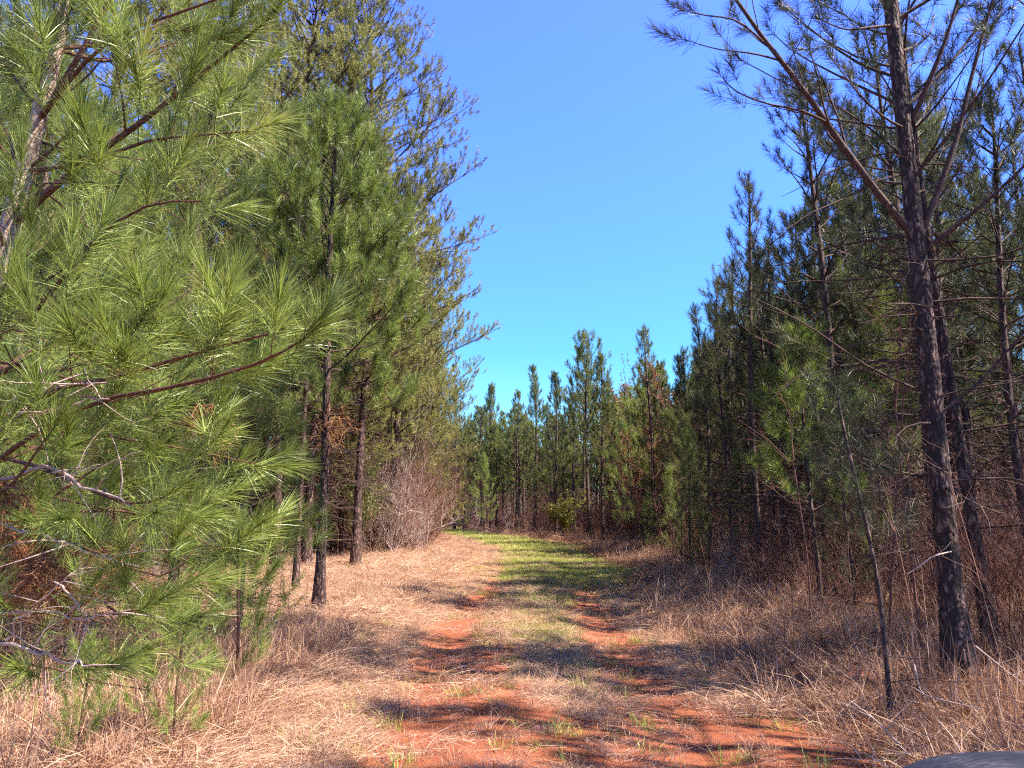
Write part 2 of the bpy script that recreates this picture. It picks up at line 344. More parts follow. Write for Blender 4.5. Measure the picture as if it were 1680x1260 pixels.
# ================================================================== left side of the trail
# --- the nearest pine, its boughs reach across the left third of the view
L0 = Tree(40); YL = 3.7
tpx = [(-118, 1470), (-95, 1150), (-62, 830), (-25, 560), (18, 365), (58, 215), (92, 80), (118, -60), (140, -220), (158, -420)]
t0 = P(*tpx[0], YL); org = np.array([t0[0], YL, 0.0]); org[2] = gzf(org[0], org[1])
def loc(px, py, Y): return P(px, py, Y)-org
tp = np.array([loc(a, b, YL) for a, b in tpx]); tp[0] = (0, 0, -.05)
L0.H = tp[-1][2]; L0.trunk = (tp, np.array([.07, .062, .056, .052, .047, .042, .037, .03, .022, .01]))
def at0(z): return np.array([np.interp(z, tp[:, 2], tp[:, 0]), np.interp(z, tp[:, 2], tp[:, 1]), z])
L0.at = at0
def bough(T, pts, r, **k):
    pts = np.array(pts, float); t = np.linspace(0, 1, 9); ts = np.linspace(0, 1, len(pts))
    # smooth by cubic-ish resampling
    q = np.stack([np.interp(t, ts, pts[:, i]) for i in range(3)], 1); q[1:-1] = (q[:-2]+2*q[1:-1]+q[2:])/4
    T.limbs.append((q, r*np.linspace(1, .28, 9)))
    kw = dict(t0=.3, spacing=.13, up=.5, shoot_up=.25, sec_len=.42, sec_min=.14, flat=.45); kw.update(k)
    T.subdivide(q, r, **kw)
def B(*pp, r=.014, **k): bough(L0, [loc(a, b, c) for a, b, c in pp], r, **k)
B((22, 370, 3.7), (100, 290, 3.62), (180, 240, 3.55), (270, 172, 3.45), (345, 110, 3.35), (430, 40, 3.25), r=.022, t0=.42)
B((60, 205, 3.7), (130, 92, 3.6), (180, 0, 3.55), (230, -120, 3.45), r=.018, t0=.3)
B((45, 280, 3.7), (150, 268, 3.5), (240, 228, 3.35), (330, 222, 3.2), (410, 215, 3.1), r=.012)
B((60, 200, 3.7), (170, 60, 3.3), (300, 20, 3.1), (430, -30, 3.0), r=.012)
B((-25, 560, 3.7), (60, 520, 3.5), (140, 400, 3.35), (240, 330, 3.2), (330, 330, 3.1), r=.013)
B((-60, 790, 3.7), (60, 637, 3.3), (160, 628, 3.15), (300, 585, 3.0), (440, 548, 2.85), r=.015, t0=.35)
B((-60, 800, 3.7), (120, 660, 3.2), (270, 640, 2.95), (430, 598, 2.8), (500, 555, 2.7), r=.013, t0=.45, shoot_up=.5)
B((-45, 700, 3.7), (70, 605, 3.6), (160, 600, 3.7), (270, 505, 3.8), (350, 450, 3.9), r=.011)
B((-50, 740, 3.7), (60, 762, 3.4), (140, 800, 3.25), (215, 832, 3.1), (270, 815, 3.0), r=.012, t0=.4, up=.2)
B((-50, 740, 3.7), (90, 700, 3.5), (200, 720, 3.5), (330, 740, 3.5), (430, 765, 3.5), r=.010)
B((-70, 900, 3.7), (50, 870, 3.5), (160, 905, 3.4), (270, 960, 3.3), (320, 900, 3.3), r=.011, t0=.4)
B((-70, 900, 3.7), (120, 830, 3.8), (270, 845, 3.8), (365, 915, 3.8), (400, 880, 3.8), r=.010, t0=.45)
B((-80, 1010, 3.7), (60, 1002, 3.3), (150, 1015, 3.2), (230, 1000, 3.1), r=.009, t0=.45)
B((-80, 1040, 3.7), (40, 1060, 3.3), (110, 1085, 3.2), (165, 1095, 3.15), r=.010, t0=.45)
B((-70, 930, 3.7), (140, 960, 3.9), (230, 1040, 3.9), (300, 1085, 3.9), r=.010, t0=.5)
B((-40, 620, 3.7), (30, 500, 3.3), (40, 440, 3.2), (20, 330, 3.1), r=.010)
B((-70, 850, 3.7), (20, 800, 3.2), (60, 740, 3.1), (90, 700, 3.0), r=.010)
B((118, -60, 3.7), (230, -100, 3.5), (330, -150, 3.3), (430, -160, 3.2), r=.012)
B((90, 80, 3.7), (190, 110, 3.9), (300, 60, 4.1), (390, 70, 4.3), r=.012)
L0.whorls(L0.H, 1.4, 1.5, .42, 4, 5, 55, None, .7, .07, .2, True, .5, .3, 0, lambda a, z: (.38 if math.sin(a) < -.1 else (.5 if math.cos(a) > .75 and z > 2.4 else 1.0)), .1, .26, .4)
for i in range(14):
    z = .9+i*.2; p = at0(z); a = rng.uniform(-.3, 1.9)
    c = grow(p, (math.cos(a), math.sin(a), -.15), rng.uniform(.5, 1.3), 5, rng, lift=-.3, jit=.18); L0.dead.append((c, np.array([.008, .007, .006, .004, .002])))
near_meshes = tree_meshes(L0, 'near_pine', 150, .195, .0029, 'needle_near', segs=2, slen=.22, keep=.76, sides=(14, 7, 4), tint=(.42, .19), bark='bark_pale', limb='limb_red', spread=(8, 66), fine=40, trunk_lump=.12)
n0 = empty('pine_tree', tuple(org)); tag(n0, 'closest young pine at the left edge with pale leaning stem and long bright needles', 'tree')
obj('trunk', near_meshes[0], n0); obj('limbs', near_meshes[1], n0); obj('crown', near_meshes[2], n0)
# dead brown needle sprays low on that pine
g = Geo(); D0 = Tree(41)
for (a, b, Y) in [(40, 910, 3.3), (75, 930, 3.3), (60, 960, 3.2), (20, 880, 3.3), (95, 950, 3.25), (10, 800, 3.4), (25, 830, 3.3), (50, 880, 3.4), (180, 900, 3.7), (205, 925, 3.7), (330, 690, 3.9)]:
    for j in range(4): D0.sh.append((loc(a+rng.uniform(-22, 22), b+rng.uniform(-22, 22), Y), norm(np.array([rng.uniform(-1, 1.2), rng.uniform(-.5, .5), rng.uniform(-1, .1)]))))
D0.needles(g, 60, .13, .003, .2, 2, tint=(.6, .25), droop=.3, spread=(12, 75))
obj('dead_needles', g.mesh('dead_needle_sprays', M['needle_dead']), n0)

g = Geo(); PD = []
for k_, (r_, *pp) in enumerate([(.011, (-40, 800, 3.6), (70, 762, 3.2), (140, 795, 3.15), (215, 832, 3.1)), (.004, (70, 762, 3.2), (110, 775, 3.15), (170, 762, 3.1), (235, 740, 3.05)), (.010, (-60, 830, 3.4), (60, 880, 3.2), (150, 905, 3.15), (230, 930, 3.1)),
        (.008, (-60, 1010, 3.3), (60, 1002, 3.15), (150, 1014, 3.1), (215, 1000, 3.0)), (.009, (-60, 1040, 3.3), (40, 1062, 3.1), (100, 1085, 3.05), (150, 1092, 3.0)), (.010, (-40, 700, 3.3), (55, 640, 3.1), (110, 630, 3.1), (175, 628, 3.1)),
        (.007, (-40, 690, 3.4), (60, 680, 3.2), (120, 660, 3.1), (180, 655, 3.0)), (.005, (90, 955, 3.1), (120, 980, 3.05), (140, 1010, 3.0), (150, 1040, 3.0)), (.005, (10, 1050, 3.1), (50, 1000, 3.05), (100, 960, 3.0), (140, 930, 3.0))]):
    q = np.array([loc(*z_) for z_ in pp]); tt = np.linspace(0, 1, 12); q = np.stack([np.interp(tt, np.linspace(0, 1, 4), q[:, i]) for i in range(3)], 1); q[1:-1] = (q[:-2]+2*q[1:-1]+q[2:])/4
    q[1:-1] += np.random.RandomState(k_).randn(10, 3)*.008; PD.append((q, r_*np.linspace(1, .35, 12)))
    for k in (3, 5, 6, 8, 9, 10): PD.append((grow(q[k], (rng.gauss(0, 1), rng.gauss(0, .6), rng.gauss(0, .7)), rng.uniform(.12, .4), 5, rng, lift=-.1, jit=.2), r_*.4*np.linspace(1, .3, 5)))
g.tubes(PD, 5, lump=.15); obj('dead_limbs', g.mesh('dead_limbs', M['twig_pale']), n0)
# --- young pines just behind it
def hero(seed, nm, H, r0, hb, cr, n, nl, w, mat, segs=2, **k):
    T = Tree(seed); plates = k.pop('plates', 0); nsd = k.pop('nsd', 12); bark = k.pop('bark', 'bark_far'); limb = k.pop('limb', 'limb'); tint = k.pop('tint', (.45, .2)); keep = k.pop('keep', 1); fine = k.pop('fine', 30); lump = k.pop('lump', .1); slen = k.pop('slen', .26); spread = k.pop('spread', (18, 62))
    T.pine(H, r0, hb, cr, **k)
    return tree_meshes(T, nm, n, nl, w, mat, segs, slen=slen, sides=(nsd, 6, 3), tint=tint, bark=bark, limb=limb, keep=keep, fine=fine, trunk_lump=lump, spread=spread, plates=plates)
H1 = hero(50, 'young_pine', 6.0, .05, .7, 1.9, 80, .19, .0034, 'needle_near', dz=.42, nb=4, e0=0, e1=58, spacing=.2, up=.55, shoot_up=.4, dead=20, dead_len=1.0, crown_pow=.6)
p = P(285, 960, 7.4); place_tree(H1, p[0], p[1], 'slender young pine right behind the closest pine, its thin stem seen through the boughs', rz=0)
H1b = hero(51, 'young_pine', 5.0, .04, .5, 1.5, 80, .19, .0034, 'needle_near', dz=.4, nb=4, e0=0, e1=58, spacing=.2, up=.55, shoot_up=.4, dead=16, dead_len=1.0, crown_pow=.7)
p = P(120, 960, 6.3); place_tree(H1b, p[0], p[1], 'bushy young pine behind the closest pine near the left edge', rz=1)
p = P(395, 1000, 9.3); place_tree(H1b, p[0], p[1], 'short green pine between the closest pine and the dark trunk in the straw', height=3.9, rz=2.6)
p = P(-20, 960, 8.6); place_tree(H1, p[0], p[1], 'young pine standing deeper behind the left edge', height=7.2, rz=2.2)
SAPP = [hero(90+i, 'young_pine', 1.7, .015, .25, .6, 80, .19, .0036, 'needle_near', dz=.24, nb=3, e0=10, e1=62, spacing=.2, up=.5, shoot_up=.4, dead=3, dead_len=.3, tert=False, sway=.05, bark='limb_red', spread=(10, 66)) for i in range(2)]
for k_, (px, Y, ty, lab) in enumerate([(392, 6.6, 880, 'bright green pine sapling between the closest pine and the straw'), (300, 5.3, 1000, 'small bright pine sapling in the straw below the closest pine'), (150, 4.9, 1070, 'smallest pine sapling low in the straw near the left edge'),]):
    q = P(px, 1000, Y); place_tree(SAPP[k_ % 2], q[0], q[1], lab, height=Hat(ty, Y), rz=k_*1.7, name='pine_sapling')
# --- the two dark trunks standing in the straw
H2 = hero(60, 'pine', 8.6, .080, 3.2, 2.6, 105, .18, .0050, 'needle_near', dz=.36, nb=5, e0=2, e1=62, spacing=.19, up=.7, shoot_up=.7, dead=34, dead_len=1.5, crown_pow=.5, bark='bark', tint=(.42, .2), fine=500, lump=0, plates=.012, nsd=40, sway=.1)
p = P(522, 1005, 12.1); place_tree(H2, p[0], p[1], 'pine with dark trunk in the sunlit straw and bushy light green top', height=Hat(190, 12.1), rz=.4)
H3 = hero(61, 'pine', 9.5, .065, 4.4, 1.9, 70, .17, .0045, 'needle_mid', dz=.5, nb=4, e0=5, e1=60, spacing=.25, dead=34, dead_len=1.4, crown_pow=.6, bark='bark', sway=.12)
p = P(484, 975, 15.0); place_tree(H3, p[0], p[1], 'second dark trunk left of and behind the bushy topped pine', height=8.6, rz=1.4)
# --- tall old pines with fine short tufts overhanging the trail
def mk_old(seed, H, hb, cr, **k):
    T = Tree(seed); kw = dict(dz=.58, nb=6, e0=0, e1=44, dead=34, dead_len=2.2, spacing=.19, up=.4, shoot_up=.5, flat=.5, sway=.35, crown_pow=.42, limb_r=.26, miss=.05, sec_len=.62); kw.update(k)
    T.pine(H, .115, hb, cr, **kw)
    return tree_meshes(T, 'tall_pine', 54, .125, .0092, 'needle_old', slen=.2, sides=(10, 5, 3), tint=(.5, .2), bark='bark', limb='limb', fine=30, trunk_lump=.1, spread=(15, 75))
OLD = [mk_old(70, 17, 4.6, 4.3), mk_old(71, 17, 5.2, 3.6), mk_old(72, 17, 6.0, 4.0), mk_old(73, 13, 3.6, 4.3)]
def onground(px, Y): q = P(px, 880, Y); return q[0], q[1]
x, y = onground(585, 21.5); place_tree(OLD[0], x, y, 'tallest pine at the clearing edge whose fine tufted boughs reach out over the trail', height=17.5, rz=0.0)
x, y = onground(640, 27.5); place_tree(OLD[3], x, y, 'tall fine needled pine behind the grey bare bush', height=13.5, rz=2.0)
x, y = onground(455, 20); place_tree(OLD[2], x, y, 'tall pine rising dark behind the bushy topped pine', height=18, rz=4.0)
x, y = onground(300, 18); place_tree(OLD[1], x, y, 'tall old pine deep in the left wood, crown against the sky', height=17, rz=1.0)
x, y = onground(655, 34); place_tree(OLD[2], x, y, 'tall pine farthest along the left edge of the trail', height=13, rz=.6)
x, y = onground(120, 16); place_tree(OLD[0], x, y, 'broad old pine hidden behind the near boughs at the far left', height=16, rz=3.3)
x, y = onground(520, 32); place_tree(OLD[0], x, y, 'tall pine back in the left wood behind the second dark trunk', height=17, rz=1.7)

x, y = onground(560, 25.5); place_tree(OLD[3], x, y, 'broad olive green pine between the tallest pine and the grey bare bush', height=12, rz=4.4)
x, y = onground(690, 38); place_tree(OLD[3], x, y, 'low spreading pine over the last visible stretch of the left edge', height=11, rz=5.2)
x, y = onground(400, 24.0); place_tree(OLD[0], x, y, 'tall old pine filling the sky gap between the closest pine and the tallest pine', height=19, rz=3.9)
x, y = onground(505, 21.0); place_tree(OLD[3], x, y, 'dense olive pine directly behind the two dark trunks in the straw', height=14, rz=2.7)
# --- left wood infill: countable pines
def scatter_pines(name_label, grp, spots, protos, hrange, mats=(None,), cat='tree', nm='pine_tree', r=rng):
    for i, (x, y) in enumerate(spots):
        ms = protos[r.randrange(len(protos))]
        place_tree(ms, x, y, name_label, grp, height=r.uniform(*hrange), mat=r.choice(mats), name=nm, rng=r)
r2 = random.Random(21); left_spots = []; tries = 0
while len(left_spots) < 72 and tries < 4000:
    tries += 1; y = r2.uniform(7, 48); x = float(lx(y))-r2.uniform(.3, 10)
    if y < 28 and x > -8.6+.1*y-1.5 and y > 16 and x > -9.5: continue
    if abs(x/y) > .85 or any((x-a)**2+(y-b)**2 < 1.7**2 for a, b in left_spots): continue
    left_spots.append((x, y))
scatter_pines('pine in the sunlit wood left of the trail, behind the clearing of dry straw', 'pines in the left wood', left_spots, FAR+OLD[1:2], (8.5, 13), (None, 'needle_old', 'needle_mid'), r=r2)

# ================================================================== right side
# big trunk
T = Tree(80)
T.pine(12.5, .096, 4.6, 3.2, dz=.75, nb=3, e0=28, e1=60, dead=26, dead_len=1.6, spacing=.34, up=.55, shoot_up=.35, sway=.05, crown_pow=.5, miss=.35, limb_r=.22, bare=.1, flat=.45, K=14, tert=False)
YR = 6.8; pb = P(1578, 1150, YR); orgR = np.array([pb[0], YR, gzf(pb[0], YR)-.03])
def locR(px, py, Y): return P(px, py, Y)-orgR
def BR(*pp, r=.03, **k):
    kw = dict(t0=.35, spacing=.34, shoot_up=.3, sec_len=.4, sec_min=.25, flat=.5, tert=False); kw.update(k); bough(T, [locR(a, b, c) for a, b, c in pp], r, **kw)
BR((1508, 395, 6.8), (1400, 265, 6.6), (1330, 150, 6.4), (1262, 70, 6.3), (1200, -20, 6.2), (1150, -110, 6.1), r=.037, t0=.2, spacing=.22)
BR((1262, 72, 6.3), (1215, 28, 6.2), (1160, 24, 6.1), (1118, 12, 6.0), r=.012)
BR((1285, 98, 6.35), (1240, 85, 6.2), (1180, 80, 6.1), (1128, 62, 6.0), r=.011)
BR((1370, 205, 6.5), (1320, 178, 6.3), (1270, 172, 6.2), (1210, 150, 6.1), (1190, 125, 6.0), r=.014)
BR((1480, 40, 6.8), (1430, 45, 6.6), (1390, 50, 6.5), (1350, 30, 6.4), r=.016, t0=.4, spacing=.16)
BR((1500, 215, 6.8), (1455, 195, 6.6), (1408, 148, 6.5), (1370, 95, 6.4), r=.014)
BR((1510, 640, 6.8), (1420, 600, 6.4), (1350, 545, 6.2), (1270, 500, 6.0), (1200, 470, 5.9), r=.012, bare=.4)
BR((1508, 400, 6.8), (1570, 250, 6.7), (1600, 120, 6.6), (1640, -20, 6.5), r=.035)
BR((1510, 420, 6.8), (1600, 350, 6.4), (1680, 280, 6.2), (1750, 200, 6.0), r=.025)
BR((1500, 200, 6.8), (1540, 110, 6.6), (1570, 30, 6.5), (1590, -60, 6.4), r=.03)
BR((1515, 700, 6.8), (1600, 640, 6.6), (1670, 560, 6.5), (1740, 480, 6.4), r=.018, bare=.6)
BR((1490, 130, 6.8), (1420, 110, 7.2), (1350, 60, 7.6), (1290, 10, 7.9), r=.02, spacing=.22)
BR((1480, 30, 6.8), (1560, -20, 6.7), (1640, -30, 6.5), (1700, 20, 6.4), r=.02, spacing=.2)
T.whorls(12.5, 7.3, 3.6, .5, 6, 10, 60, None, .5, .118, .26, True, .5, .4, 0, None, .05, .22, .4)
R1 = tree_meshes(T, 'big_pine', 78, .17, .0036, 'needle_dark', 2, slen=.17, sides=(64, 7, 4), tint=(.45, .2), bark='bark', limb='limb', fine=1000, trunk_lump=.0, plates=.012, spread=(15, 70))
t = empty('pine_tree', tuple(orgR)); tag(t, 'large dark pine at the right with thick scaly trunk and long rising bough', 'tree'); t.rotation_euler = (0, R(-.3), 0)
obj('trunk', R1[0], t); obj('limbs', R1[1], t); obj('crown', R1[2], t)
R2 = hero(81, 'pine', 11, .066, 4.2, 2.2, 60, .18, .0040, 'needle_dark', dz=.55, nb=4, e0=15, e1=58, spacing=.27, dead=40, dead_len=1.8, crown_pow=.55, bark='bark', sway=.15, fine=700, lump=0, shoot_up=.4, plates=.012, nsd=48)
p = P(1634, 1105, 8.0); place_tree(R2, p[0], p[1], 'second dark pine trunk just right of and behind the thick scaly trunk', height=11, rz=0, lean=(0, R(-3)))
R3 = hero(82, 'young_pine', 3.2, .024, 1.7, .8, 48, .19, .0034, 'needle_dark', dz=.3, nb=4, e0=15, e1=60, spacing=.2, dead=14, dead_len=.7, tert=False)
p = P(1462, 1180, 6.2); place_tree(R3, p[0], p[1], 'thin young pine with dark green top in front of the thick scaly trunk', height=Hat(625, 6.2), rz=0, lean=(0, R(-3)), name='pine_sapling')
R4 = hero(83, 'young_pine', 4.4, .035, 1.5, 1.35, 100, .2, .0055, 'needle_near', dz=.36, nb=4, e0=15, e1=60, spacing=.22, dead=10, dead_len=.6, tert=False, tint=(.42, .15))
p = P(1348, 1010, 12.0); place_tree(R4, p[0], p[1], 'slender pale green young pine catching the sun in front of the dark right wood', height=Hat(550, 12.0), rz=.5)
def named(px, Y, topy, ms, label, rz=0, mat=None, name='pine_tree'):
    q = P(px, 900, Y); place_tree(ms, q[0], q[1], label, height=Hat(topy, Y), rz=rz, mat=mat, name=name)
named(1377, 13.0, 150, MID[1], 'tall dark pine whose top rises left of the thick scaly trunk', 0)
named(1247, 14.7, 305, MID[0], 'dark pine with slim trunk, first full height pine left in the near right wood', 1.2)
named(1468, 15.6, 190, MID[3], 'dark pine trunk between the pale young pine and the thick scaly trunk', 2.1)
named(1200, 18.5, 470, MID[2], 'dark pine stepping down the skyline behind the slim trunked pine', 3.0)
named(1165, 22.6, 508, MID[4], 'narrow pine with candle-like tip at the low end of the near right wood', 4.0)
named(1128, 26.0, 590, FAR[3], 'thin dark pine behind the bright young pines at the verge', 0.2, 'needle_dark')
named(1073, 29.5, 540, FAR[2], 'straight pine with open top left of the narrow candle tipped pine', 1.1)
named(990, 37.0, 585, FAR[0], 'pine with thin black trunk standing at the grass edge of the far bend', 2.3)
named(967, 43.0, 552, FAR[4], 'wide crowned pine with the thickest trunk at the far bend', 3.1)
named(912, 52.0, 615, FAR[5], 'pine just left of the wide crowned pine at the bend', .5)
named(878, 57.0, 603, FAR[3], 'pointed pine at the middle of the far bend', .9)
named(848, 60.0, 648, FAR[1], 'shorter pine between the pointed pine and the twin topped pine', 1.9)
named(805, 63.0, 634, FAR[5], 'twin topped pine at the left of the far bend', 2.9)
named(745, 66.0, 645, FAR[6], 'dark pine closing the end of the trail at the far left', 4.1)
named(1040, 33.0, 668, YOUNG[1], 'bright light green young pine at the verge left of the straight open pine', .3, None, 'young_pine')
named(1105, 24.0, 775, YOUNG[3], 'bushy bright young pine low at the verge of the right wood', .8, None, 'young_pine')
named(1068, 26.5, 815, YOUNG[1], 'low green young pine at the corner of the right verge', 1.8, None, 'young_pine')
named(1150, 20.5, 800, YOUNG[0], 'dull green young pine half hidden in the verge brush', 2.8, 'needle_mid', 'young_pine')
named(1215, 17.0, 760, YOUNG[2], 'thin young pine in the shade of the right wood', 3.8, 'needle_mid', 'young_pine')
named(795, 52.0, 745, YOUNG[0], 'yellow green young pine glowing at the far bend', 4.8, None, 'young_pine')
named(760, 58.0, 770, YOUNG[3], 'small dull green pine left of the yellow green one at the far bend', 4.8, 'needle_mid', 'young_pine')
named(880, 53.0, 770, YOUNG[2], 'small green pine low under the pointed pine', 1.8, 'needle_mid', 'young_pine')
# right wood rows
r5 = random.Random(55)
for i in range(7):
    y = r5.uniform(11, 33); x = float(rx(y))+r5.uniform(.1, 2.8)
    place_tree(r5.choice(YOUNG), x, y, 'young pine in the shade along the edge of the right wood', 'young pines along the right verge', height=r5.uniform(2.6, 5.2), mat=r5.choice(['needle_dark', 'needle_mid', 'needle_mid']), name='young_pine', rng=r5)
for i in range(14):
    y = r5.uniform(8, 26); x = float(lx(y))-r5.uniform(.1, 3.0)
    place_tree(r5.choice(YOUNG), x, y, 'young green pine in the undergrowth of the left wood', 'young pines in the left wood', height=r5.uniform(2.6, 5.5), mat=r5.choice([None, 'needle_mid', 'needle_mid']), name='young_pine', rng=r5)
r3 = random.Random(33); front = []; spots = []; tries = 0
BRIGHT = [(P(px, 900, Y)[0], Y) for px, Y in ((1040, 33), (1105, 24), (1068, 26.5), (795, 52), (926, 44), (760, 58), (1348, 12.0))]
def lit(x, y): return all(not (-.5 < x-a < 7.5 and abs((y-b)+.29*(x-a)) < 1.5) for a, b in BRIGHT)
def free(x, y, L, d): return all((x-a)**2+(y-b)**2 > d*d for a, b in L)
while len(front) < 46 and tries < 5000:
    tries += 1; y = r3.uniform(7, 34); x = float(rx(y))+r3.uniform(2.4, 9.5)
    if x/y > 1.0 or not free(x, y, front, 1.45): continue
    if 7 < y < 13 and x < 5.6: continue
    if lit(x, y): front.append((x, y))
for (x, y) in front:
    px = 840+F_PX*x/y*.985; sky_y = np.interp(px, [1050, 1130, 1180, 1260, 1330, 1400, 1500, 1700], [560, 560, 500, 340, 240, 200, 100, 60])
    hmax = Hat(sky_y, y); h = min(r3.uniform(8, 12), hmax*r3.uniform(.8, .98))
    ms = r3.choice([MID[0], MID[1], MID[3]] if y < 20 or r3.random() < .6 else [FAR[2], FAR[4], FAR[6]])
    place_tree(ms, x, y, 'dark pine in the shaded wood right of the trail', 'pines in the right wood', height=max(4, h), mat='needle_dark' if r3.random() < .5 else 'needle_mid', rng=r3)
back = []; tries = 0
while len(back) < 125 and tries < 6000:
    tries += 1; y = r3.uniform(31, 92); x = float(rx(y))+(r3.uniform(1.8, 16) if y < 56 else r3.uniform(.3, 30))
    if abs(x)/y > .8 or not free(x, y, back, 1.5): continue
    if lit(x, y): back.append((x, y))
for (x, y) in back:
    px = 840+F_PX*x/y*.985; sky_y = np.interp(px, [690, 740, 800, 830, 860, 880, 930, 975, 1030, 1070, 1130, 1180, 1260, 1400], [700, 690, 665, 680, 668, 650, 640, 590, 640, 590, 610, 540, 450, 400])
    h = min(r3.uniform(9, 13.5), Hat(sky_y, y)*r3.uniform(.84, 1.0))
    tf = place_tree(r3.choice(FAR), x, y, 'green pine in the far tree line where the trail bends', 'pines around the far bend', height=max(5, h), mat=r3.choice(['needle_mid', 'needle_mid', 'needle_old', 'needle_near']), rng=r3); tf.scale.x *= 1.25; tf.scale.y *= 1.25
for (x, y, h) in ((6.3, 11.4, 9.5), (6.8, 19.6, 9.0), (7.6, 25.6, 9.5), (5.9, 16.4, 7.5)):
    place_tree(MID[int(x*10) % 4], x, y, 'dark pine in the shaded wood right of the trail', 'pines in the right wood', height=h, rng=r3)
# out-of-frame neighbours of the near right row, they throw the dappled shade over the foreground
for i, (x, y, h) in enumerate([(6.0, 4.4, 9), (8.6, 6.4, 10), (7.8, 2.2, 11), (7.1, 6.9, 9.5), (5.3, 3.1, 8)]):
    place_tree(MID[i % 4], x, y, 'dark pine beside the right verge just outside the view', 'pines beside the vehicle', height=h, rng=r3)

# ================================================================== bushes and saplings
def bare_bush(seed, h, spread, n, mat, r=.008, depth=3):
    T = Tree(seed); rg = T.rng; polys = []
    def rec(p, d, L, r, lv):
        c = grow(p, d, L, 5, rg, lift=.18, jit=.22); polys.append((c, r*np.linspace(1, .5, 5)))
        if lv:
            for j in range(rg.randint(3, 5)):
                k = rg.randint(1, 4); q = norm(rotz(norm(c[k]-c[k-1]), rg.choice((-1, 1))*R(rg.uniform(25, 70)))+np.array([0, 0, rg.uniform(-.3, .5)]))
                rec(c[k], q, L*rg.uniform(.4, .7), r*.55, lv-1)
    for i in range(n):
        a = rg.uniform(0, 6.283); s_ = rg.uniform(.1, spread)
        rec((rg.gauss(0, .12), rg.gauss(0, .12), 0), (math.cos(a)*s_, math.sin(a)*s_, 1), h*rg.uniform(.45, .75), r, depth)
    return polys
def bush_obj(name, seed, h, spread, n, mat, x, y, label, cat='bush', r=.008, depth=3, leaves=None, nleaf=0, lw=.02, ll=.05, group=None):
    polys = bare_bush(seed, h, spread, n, mat, r, depth); g = Geo(); g.tubes(polys, 3)
    o = empty(name, (x, y, gzf(x, y)-.03)); tag(o, label, cat, group)
    obj('stems', g.mesh(name+'_stems', M[mat]), o)
    if leaves:
        rs = np.random.RandomState(seed); pts = np.concatenate([c[1:] for c, _ in polys[n:]]); B_ = pts[rs.randint(len(pts), size=nleaf)]+rs.randn(nleaf, 3)*.04
        D = rs.randn(nleaf, 3); D /= np.linalg.norm(D, axis=1, keepdims=True); g = Geo(); g.blades(B_, D, ll*(.6+.8*rs.rand(nleaf)), lw, rs, segs=2, tint=np.clip(.5+.22*rs.randn(nleaf), 0, 1))
        obj('foliage', g.mesh(name+'_foliage', M[leaves]), o)
    return o
x, y = onground(645, 27.0); bush_obj('bare_bush', 400, 4.2, .75, 16, 'twig_pale', x, y, 'pale grey leafless bush spilling over the left edge of the straw clearing', r=.016)
x, y = onground(610, 28.5); bush_obj('bare_bush', 401, 3.6, .7, 13, 'twig_pale', x, y, 'leafless bush behind and left of the pale grey one', r=.014)
x, y = onground(682, 33.0); bush_obj('bare_bush', 402, 3.2, .7, 12, 'twig_pale', x, y, 'leafless bush at the right foot of the pale grey one', r=.014)
x, y = onground(590, 25.0); bush_obj('leafy_bush', 403, 3.2, .7, 10, 'twig', x, y, 'dull green bush at the back of the straw clearing', r=.01, leaves='needle_mid', nleaf=9000, lw=.02, ll=.10)
x, y = onground(716, 46.0); bush_obj('leafy_bush', 404, 3.2, .6, 9, 'twig', x, y, 'olive yellow leaved bush where the trail disappears to the left', r=.012, leaves='leaf_yellow', nleaf=5200, lw=.05, ll=.10)
x, y = onground(926, 44.0); bush_obj('leafy_bush', 405, 2.3, .45, 8, 'twig', x, y, 'small yellow bush in the brush at the far bend', r=.01, leaves='leaf_yellow', nleaf=4200, lw=.05, ll=.10)
x, y = onground(1118, 36.0); bush_obj('leafy_tree', 406, 7.6, .35, 7, 'twig', x, y, 'small tree with red brown leaves behind the verge pines', 'tree', r=.03, leaves='leaf_red', nleaf=6500, lw=.06, ll=.11)
x, y = onground(1040, 47.0); bush_obj('leafy_tree', 407, 8.4, .3, 6, 'twig', x, y, 'russet leaved tree glimpsed between the two straight pines', 'tree', r=.03, leaves='leaf_red', nleaf=3200, lw=.06, ll=.11)
x, y = onground(1175, 30.0); bush_obj('leafy_tree', 408, 6.4, .35, 6, 'twig', x, y, 'red brown leafy tree inside the right wood behind the candle tipped pine', 'tree', r=.03, leaves='leaf_red', nleaf=4200, lw=.05, ll=.10)
# red vine on the dark trunk
g = Geo(); rs = np.random.RandomState(9); q = P(545, 700, 12.05); k = 420
Bv = np.array([q[0], q[1], q[2]])+rs.randn(k, 3)*np.array([.16, .12, .22]); Dv = rs.randn(k, 3)*np.array([1, 1, .5])+np.array([.4, 0, -.4]); Dv /= np.linalg.norm(Dv, axis=1, keepdims=True)
org_v = np.array([q[0], q[1], q[2]]); g.blades(Bv-org_v, Dv, .16, .007, rs, 2, droop=.4, tint=rs.rand(k))
ov = obj('dead_needle_clump', g.mesh('dead_needle_clump', M['needle_dead']), None, tuple(org_v)); tag(ov, 'red brown clump of dead needles caught on the dark trunk in the straw', 'needles')
